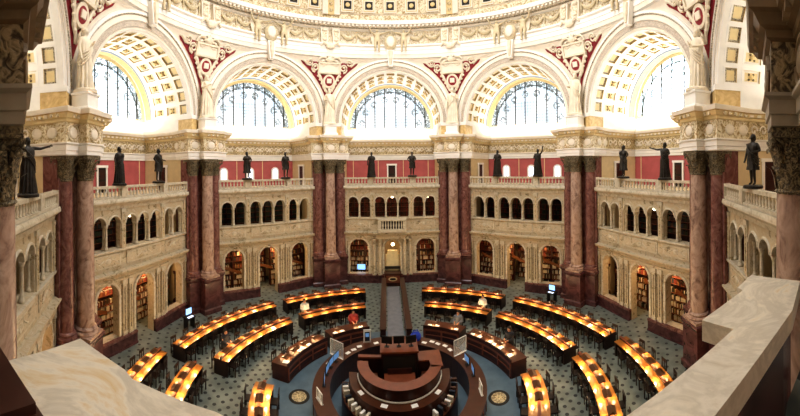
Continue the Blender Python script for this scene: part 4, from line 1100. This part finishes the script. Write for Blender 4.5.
# globe lamps in the arcades
def globe(az, s, A, z, lb, r=.16):
    t = thing('globe_lamp', lb, 'lamp', BP(az, s, A, z), -R_(az), 'white globe lamps')
    k = MB(); k.ell((0, 0, 0), r, M['globe'], 14, 8); k.build('globe', t, True)
    k = MB(); k.tube([(0, 0, r), (0, 0, r + .35)], .02, M['brass'], 6); k.lathe([(.0, r + .02), (.07, r), (.05, r - .03)], M['brass'], 10); k.build('stem', t)
    light('globe_light', 'POINT', BP(az, s, A - .3, z), 25, (1, .8, .55), .15)
for az, s, A, z, lb in ((0, -3.2, 15.4, 7.55, 'white globe lamp inside the left pair of upper arches, back bay'), (0, .05, 15.4, 7.6, 'white globe lamp inside the central upper arch, back bay'), (0, 3.35, 15.4, 7.55, 'white globe lamp inside the right pair of upper arches, back bay'),
    (0, .05, 14.95, 3.2, 'glowing globe lamp in the crown of the back portal'), (-45, 2.3, 15.4, 7.35, 'white globe lamp in the upper arcade left of the back bay'), (-90, .1, 15.6, 7.4, 'white globe lamp behind the left side upper arcade'), (90, .1, 15.6, 7.4, 'white globe lamp behind the right side upper arcade')):
    globe(az, s, A, z, lb)

# ------------------------------------------------------------------ bookcases and books in the alcoves
case = MB(); W = .82
for sg in (-1, 1): case.box((sg * W - .04, 0, 0), (sg * W + .04, .35, 4.1), M['wood'])
case.box((-W, .3, 0), (W, .35, 4.1), M['wood']); case.box((-W - .02, -.03, 4.0), (W + .02, .36, 4.2), M['wood'])
CASE = case.mesh('case')
SHZ = [.1, .55, 1.0, 1.45, 1.9, 2.5, 2.95, 3.4, 3.85]
sh = MB()
for z in SHZ: sh.box((-W, 0, z - .035), (W, .3, z), M['woodtop'])
SHELF = sh.mesh('shelves')
bkme = []
for i in range(8):
    k = MB(); h = .26 + .02 * (i % 4); k.box((-.034, 0, 0), (.034, .2, h), M['book%d' % i]); k.box((-.026, .02, .01), (.026, .19, h + .004), M['paper']); bkme.append(k.mesh('book'))
stuff = MB(); rnd = random.Random(5); ind = 0
BT = {0: 'back bay', -45: 'back-left bay', 45: 'back-right bay', -90: 'left side bay', 90: 'right side bay', -135: 'near-left bay', 135: 'near-right bay'}
PXN = ['far left', 'left', 'middle', 'right', 'far right']
for az in (-90, 90, -45, 45, 0, -135, 135):
    for ci, sc_ in enumerate((-3.46, -1.73, 0, 1.73, 3.46)):
        if az == 0 and ci == 2: continue
        AA = 16.9 if ci == 2 else 15.85
        tx = BT[az]; px = PXN[ci]
        t = thing('bookcase', 'tall wooden bookcase full of books, %s one behind the lower arches, %s' % (px, tx), 'bookcase', BP(az, sc_, AA), -R_(az), 'bookcases in the alcoves')
        link('case', CASE, t); link('shelves', SHELF, t)
        for zi, z in enumerate(SHZ[:-1]):
            x = -W + .08
            nb = [0] * 8
            while x < W - .1:
                b = rnd.randrange(8)
                if z < 1.6 and rnd.random() < .5: b = 6
                elif z > 2 and rnd.random() < .4: b = 0
                if abs(az) == 90 and zi in (2, 3, 5, 6) and ci in (0, 1, 3, 4) and ind < 300:
                    o = link('book', bkme[b], None); o.location = BP(az, sc_ + x, AA + .03, z + .004); o.rotation_euler = (0, 0, -R_(az)); ind += 1
                    shn = ['lowest', 'second', 'third', 'fourth', 'fifth', 'sixth', 'seventh', 'top'][zi]
                    cl = ['dark red', 'tan', 'dark green', 'brown', 'buff', 'navy', 'cream', 'russet'][b]
                    tag(o, '%s book on the %s shelf, %s bookcase, %s' % (cl, shn, px, tx), 'book', '%s books, %s shelf, %s bookcase, %s' % (cl, shn, px, tx))
                else:
                    stuff.X = lambda p, a=az, ss=sc_, xx=x, zz=z + .004, A_=AA + .03: BP(a, ss + xx + p[0], A_ + p[1], zz + p[2])
                    stuff.box((-.034, 0, 0), (.034, .2, rnd.uniform(.24, .34)), M['book%d' % b])
                x += .082
upper = MB()
for sg in (-1, 1): pass
uc = MB(); uc.box((-4.6, .3, 4.5), (4.6, .36, 8.3), M['wood']); 
for x in [-4.6 + .92 * i for i in range(11)]: uc.box((x - .03, 0, 4.5), (x + .03, .3, 8.3), M['wood'])
UC = uc.mesh('case'); us = MB()
UZ = [4.6, 5.05, 5.5, 5.95, 6.4, 6.85, 7.3, 7.75]
for z in UZ: us.box((-4.6, 0, z - .03), (4.6, .3, z), M['woodtop'])
US = us.mesh('shelves')
for az in (-90, 90, -45, 45, 0, -135, 135):
    t = thing('bookcase', 'long wooden bookcase behind the upper arcade, ' + BT[az], 'bookcase', BP(az, 0, 17.0), -R_(az), 'upper arcade bookcases')
    link('case', UC, t); link('shelves', US, t)
    pal = {0: (0, 7, 3), -45: (2, 5, 2), 45: (0, 2, 3)}.get(az, (3, 5, 7, 2))
    for z in UZ[2:]:
        x = -4.5
        while x < 4.5:
            if min(abs(x - (-4.6 + .92 * i)) for i in range(11)) < .09: x += .06; continue
            stuff.X = lambda p, a=az, xx=x, zz=z: BP(a, xx + p[0], 17.03 + p[1], zz + .004 + p[2])
            stuff.box((-.05, 0, 0), (.05, .2, rnd.uniform(.24, .36)), M['book%d' % rnd.choice(pal)])
            x += .12
stuff.X = None
so = stuff.build('shelved_books'); tag(so, 'rows of small shelved books deep in the alcoves', 'books'); so['kind'] = 'stuff'
# sloping wooden stair stringers with rails inside the lower alcoves
st = MB(); st.prism_y([(-.95, 2.45), (.95, 1.75), (.95, 1.5), (-.95, 2.2)], 0, .06, plain('stair_wood', '#7a4a26', .5)); 
for i in range(9): st.box((-.9 + .22 * i - .012, .01, 2.4 - .081 * i), (-.9 + .22 * i + .012, .04, 3.0 - .081 * i), M['wood'])
st.prism_y([(-.95, 3.06), (.95, 2.36), (.95, 2.3), (-.95, 3.0)], 0, .05, M['wood'])
ST = st.mesh('stair_rail')
for az in (-90, 90, -45, 45):
    for s in (-2.95, 0, 2.95):
        o = link('stair_rail', ST); o.location = BP(az, s, 15.42 if s else 15.6); o.rotation_euler = (0, 0, -R_(az))
        tag(o, 'sloping wooden stair rail in the %s lower arch, %s' % ('left' if s < 0 else 'middle' if s == 0 else 'right', BAYTXT[az]), 'stair rail', 'stair rails in the alcoves')
# kiosks with blue screens
for loc, rz, lb in (((-12.6, 2.5, 0), R_(80), 'computer kiosk with pale blue screen by the left side bay'), ((11.4, 6.5, 0), R_(-62), 'computer kiosk with glowing blue screen at the right back pier')):
    t = thing('computer_kiosk', lb, 'kiosk', loc, rz, 'computer kiosks')
    k = MB(); k.box((-.35, -.25, .7), (.35, .3, .76), M['black'])
    for x in (-.3, .3): k.box((x - .03, -.2, 0), (x + .03, .2, .7), M['black'])
    k.build('table', t); k = MB(); k.box((-.28, .05, .86), (.28, .12, 1.3), M['black']); k.box((-.05, .05, .76), (.05, .1, .9), M['black']); k.build('monitor', t)
    k = MB(); k.box((-.25, .035, .9), (.25, .05, 1.27), M['kioskscreen']); k.build('screen', t)
    k = MB(); k.box((-.22, -.2, .76), (.22, -.04, .79), M['whitescreen']); k.build('keyboard', t)
for az, s, tx in ((0, -3.1, 'left'),):
    t = thing('display_monitor', 'large bright monitor on a stand inside the %s arch of the back bay' % tx, 'monitor', BP(az, s + .2, 15.2), -R_(az), 'monitors in the back arches')
    k = MB(); k.box((-.3, 0, 0), (.3, .3, .06), M['black']); k.box((-.04, .1, .06), (.04, .16, .9), M['black']); k.build('stand', t)
    k = MB(); k.box((-.4, .05, .75), (.4, .12, 1.3), M['black']); k.build('housing', t); k = MB(); k.box((-.37, .035, .78), (.37, .05, 1.27), M['kioskscreen']); k.build('screen', t)

# ------------------------------------------------------------------ readers
READ = human('reader', M['skin'], ((.27, -.06, .28), (.14, -.3, .23)), ((.27, -.06, .28), (.14, -.3, .23)), seated=True, lean=-.06)
def person(loc, rz, cl, lb):
    t = thing('person', lb, 'person', loc, rz)
    bd = link('body', READ, t)
    k = MB()
    rows = [(.19, .52), (.215, .7), (.2, .88), (.235, 1.05), (.225, 1.16), (.12, 1.23), (.08, 1.24)]
    k.lathe(rows, M['cloth_' + cl], 16, (0, -.03), sx=1.05, sy=.85)
    for sg in (-1, 1): k.tube([(sg * .19, -.05, 1.13), (sg * .27, -.06, .9), (sg * .15, -.28, .86)], [.11, .09, .068], M['cloth_' + cl], 8)
    k.build('shirt', t, True)
    k = MB()
    for sg in (-1, 1): k.tube([(sg * .09, .02, .61), (sg * .11, -.4, .59), (sg * .11, -.4, .1)], [.13, .115, .085], M['cloth_black'], 8)
    k.build('trousers', t, True)
    k = MB(); k.ell((0, -.045, 1.445), (.095, .1, .075), M['hair'], 12, 7); k.ell((0, -.015, 1.37), (.09, .07, .1), M['hair'], 10, 6); k.build('hair', bd, True)
    for sg in (-1, 1): k = MB(); k.ell((sg * .034, -.178, 1.36), (.014, .008, .008), M['black'], 8, 5); k.build('eye', bd)
    k = MB(); k.ell((0, -.178, 1.285), (.026, .006, .007), M['pendred'], 8, 5); k.build('mouth', bd)
    for sg in (-1, 1): k = MB(); k.ell((sg * .088, -.08, 1.345), (.012, .022, .032), M['skin'], 8, 5); k.build('ear', bd)
def seat_at(az, R, face): p = PC(az, R); return (p.x, p.y, .012), -R_(az) + (0 if face == 'in' else pi)
for az, R, f, cl, lb in ((-41, 9.27, 'in', 'white', 'seated reader in white at the middle ring desk left of the aisle'), (-24, 6.53, 'in', 'red', 'seated reader in red at the inner ring desk left of the aisle'), (-80.2, 9.29, 'in', 'black', 'seated reader in black at the middle ring desk along the left side'),
    (40.4, 9.27, 'in', 'white', 'seated reader in white at the middle ring desk right of the aisle'), (36, 6.53, 'in', 'grey', 'seated reader in grey at the inner ring desk right of the aisle'), (68, 6.58, 'in', 'black', 'seated reader in black at the inner ring desk along the right side')):
    l, r = seat_at(az, R, f); person(l, r, cl, lb)

# ------------------------------------------------------------------ lights
light('lantern_light', 'AREA', (0, 0, 33.5), 2900, (.95, .97, 1), 9)
for az in (0, -45, 45, -90, 90):
    p = BP(az, 0, 1.5, 20.5)
    l = light('added_fill_spot', 'SPOT', p, 2250, (1, .98, .96), .8, (R_(72), 0, -R_(az)))  # added fill for the arch fronts, no fixture hangs here
    l.data.spot_size = R_(96); l.data.spot_blend = 1
for az in BAYS:
    side = abs(az) >= 90
    if az == 180: continue
    light('cove_light', 'AREA', BP(az, 0, 17.4, 13.35), 310 if side else 330, (1, .94, .8), 8, (R_(180 - 8), 0, -R_(az)), None, .4)
    if az == 180: continue
    light('alcove_light', 'POINT', BP(az, -1.45, 15.35, 3.2), 80, (1, .58, .25), .15)
    light('alcove_light', 'POINT', BP(az, 1.45, 15.35, 3.2), 80, (1, .58, .25), .15)
    light('alcove_light', 'POINT', BP(az, 0, 15.6, 4.1), 30, (1, .72, .45), .15)
    light('arcade_light', 'POINT', BP(az, 0, 16.2, 8.2), 14, (1, .8, .6), .2)
w = bpy.data.worlds.new('W'); SC.world = w; w.use_nodes = True
w.node_tree.nodes['Background'].inputs[0].default_value = (.75, .85, 1, 1); w.node_tree.nodes['Background'].inputs[1].default_value = .6

# ------------------------------------------------------------------ camera: cylindrical panorama from the overlook
f, cx, hy, rho = 313.86, 386.08, 166.2, -.0104
cd = bpy.data.cameras.new('camera'); cd.type = 'PANO'; cd.panorama_type = 'CENTRAL_CYLINDRICAL'
cd.central_cylindrical_range_u_min = -cx / f; cd.central_cylindrical_range_u_max = (800 - cx) / f
cd.central_cylindrical_range_v_min = -(416 - hy) / f; cd.central_cylindrical_range_v_max = hy / f
cd.central_cylindrical_radius = 1; cd.clip_start = .05
cam = bpy.data.objects.new('camera', cd); COL.objects.link(cam); SC.camera = cam
up = Vector((-rho, 0, 1)).normalized(); back = Vector((0, -1, 0)); right = up.cross(back)
mw = Matrix((right, up, back)).transposed().to_4x4(); mw.translation = Vector((-.489, -14.07, 10.43)); cam.matrix_world = mw
try: SC.view_settings.view_transform = 'Standard'
except Exception: pass
SC.view_settings.exposure = -.04
try: SC.view_settings.look = 'Medium High Contrast'
except Exception: pass
SC.cycles.use_denoising = True
SC.cycles.max_bounces = 5; SC.cycles.diffuse_bounces = 4
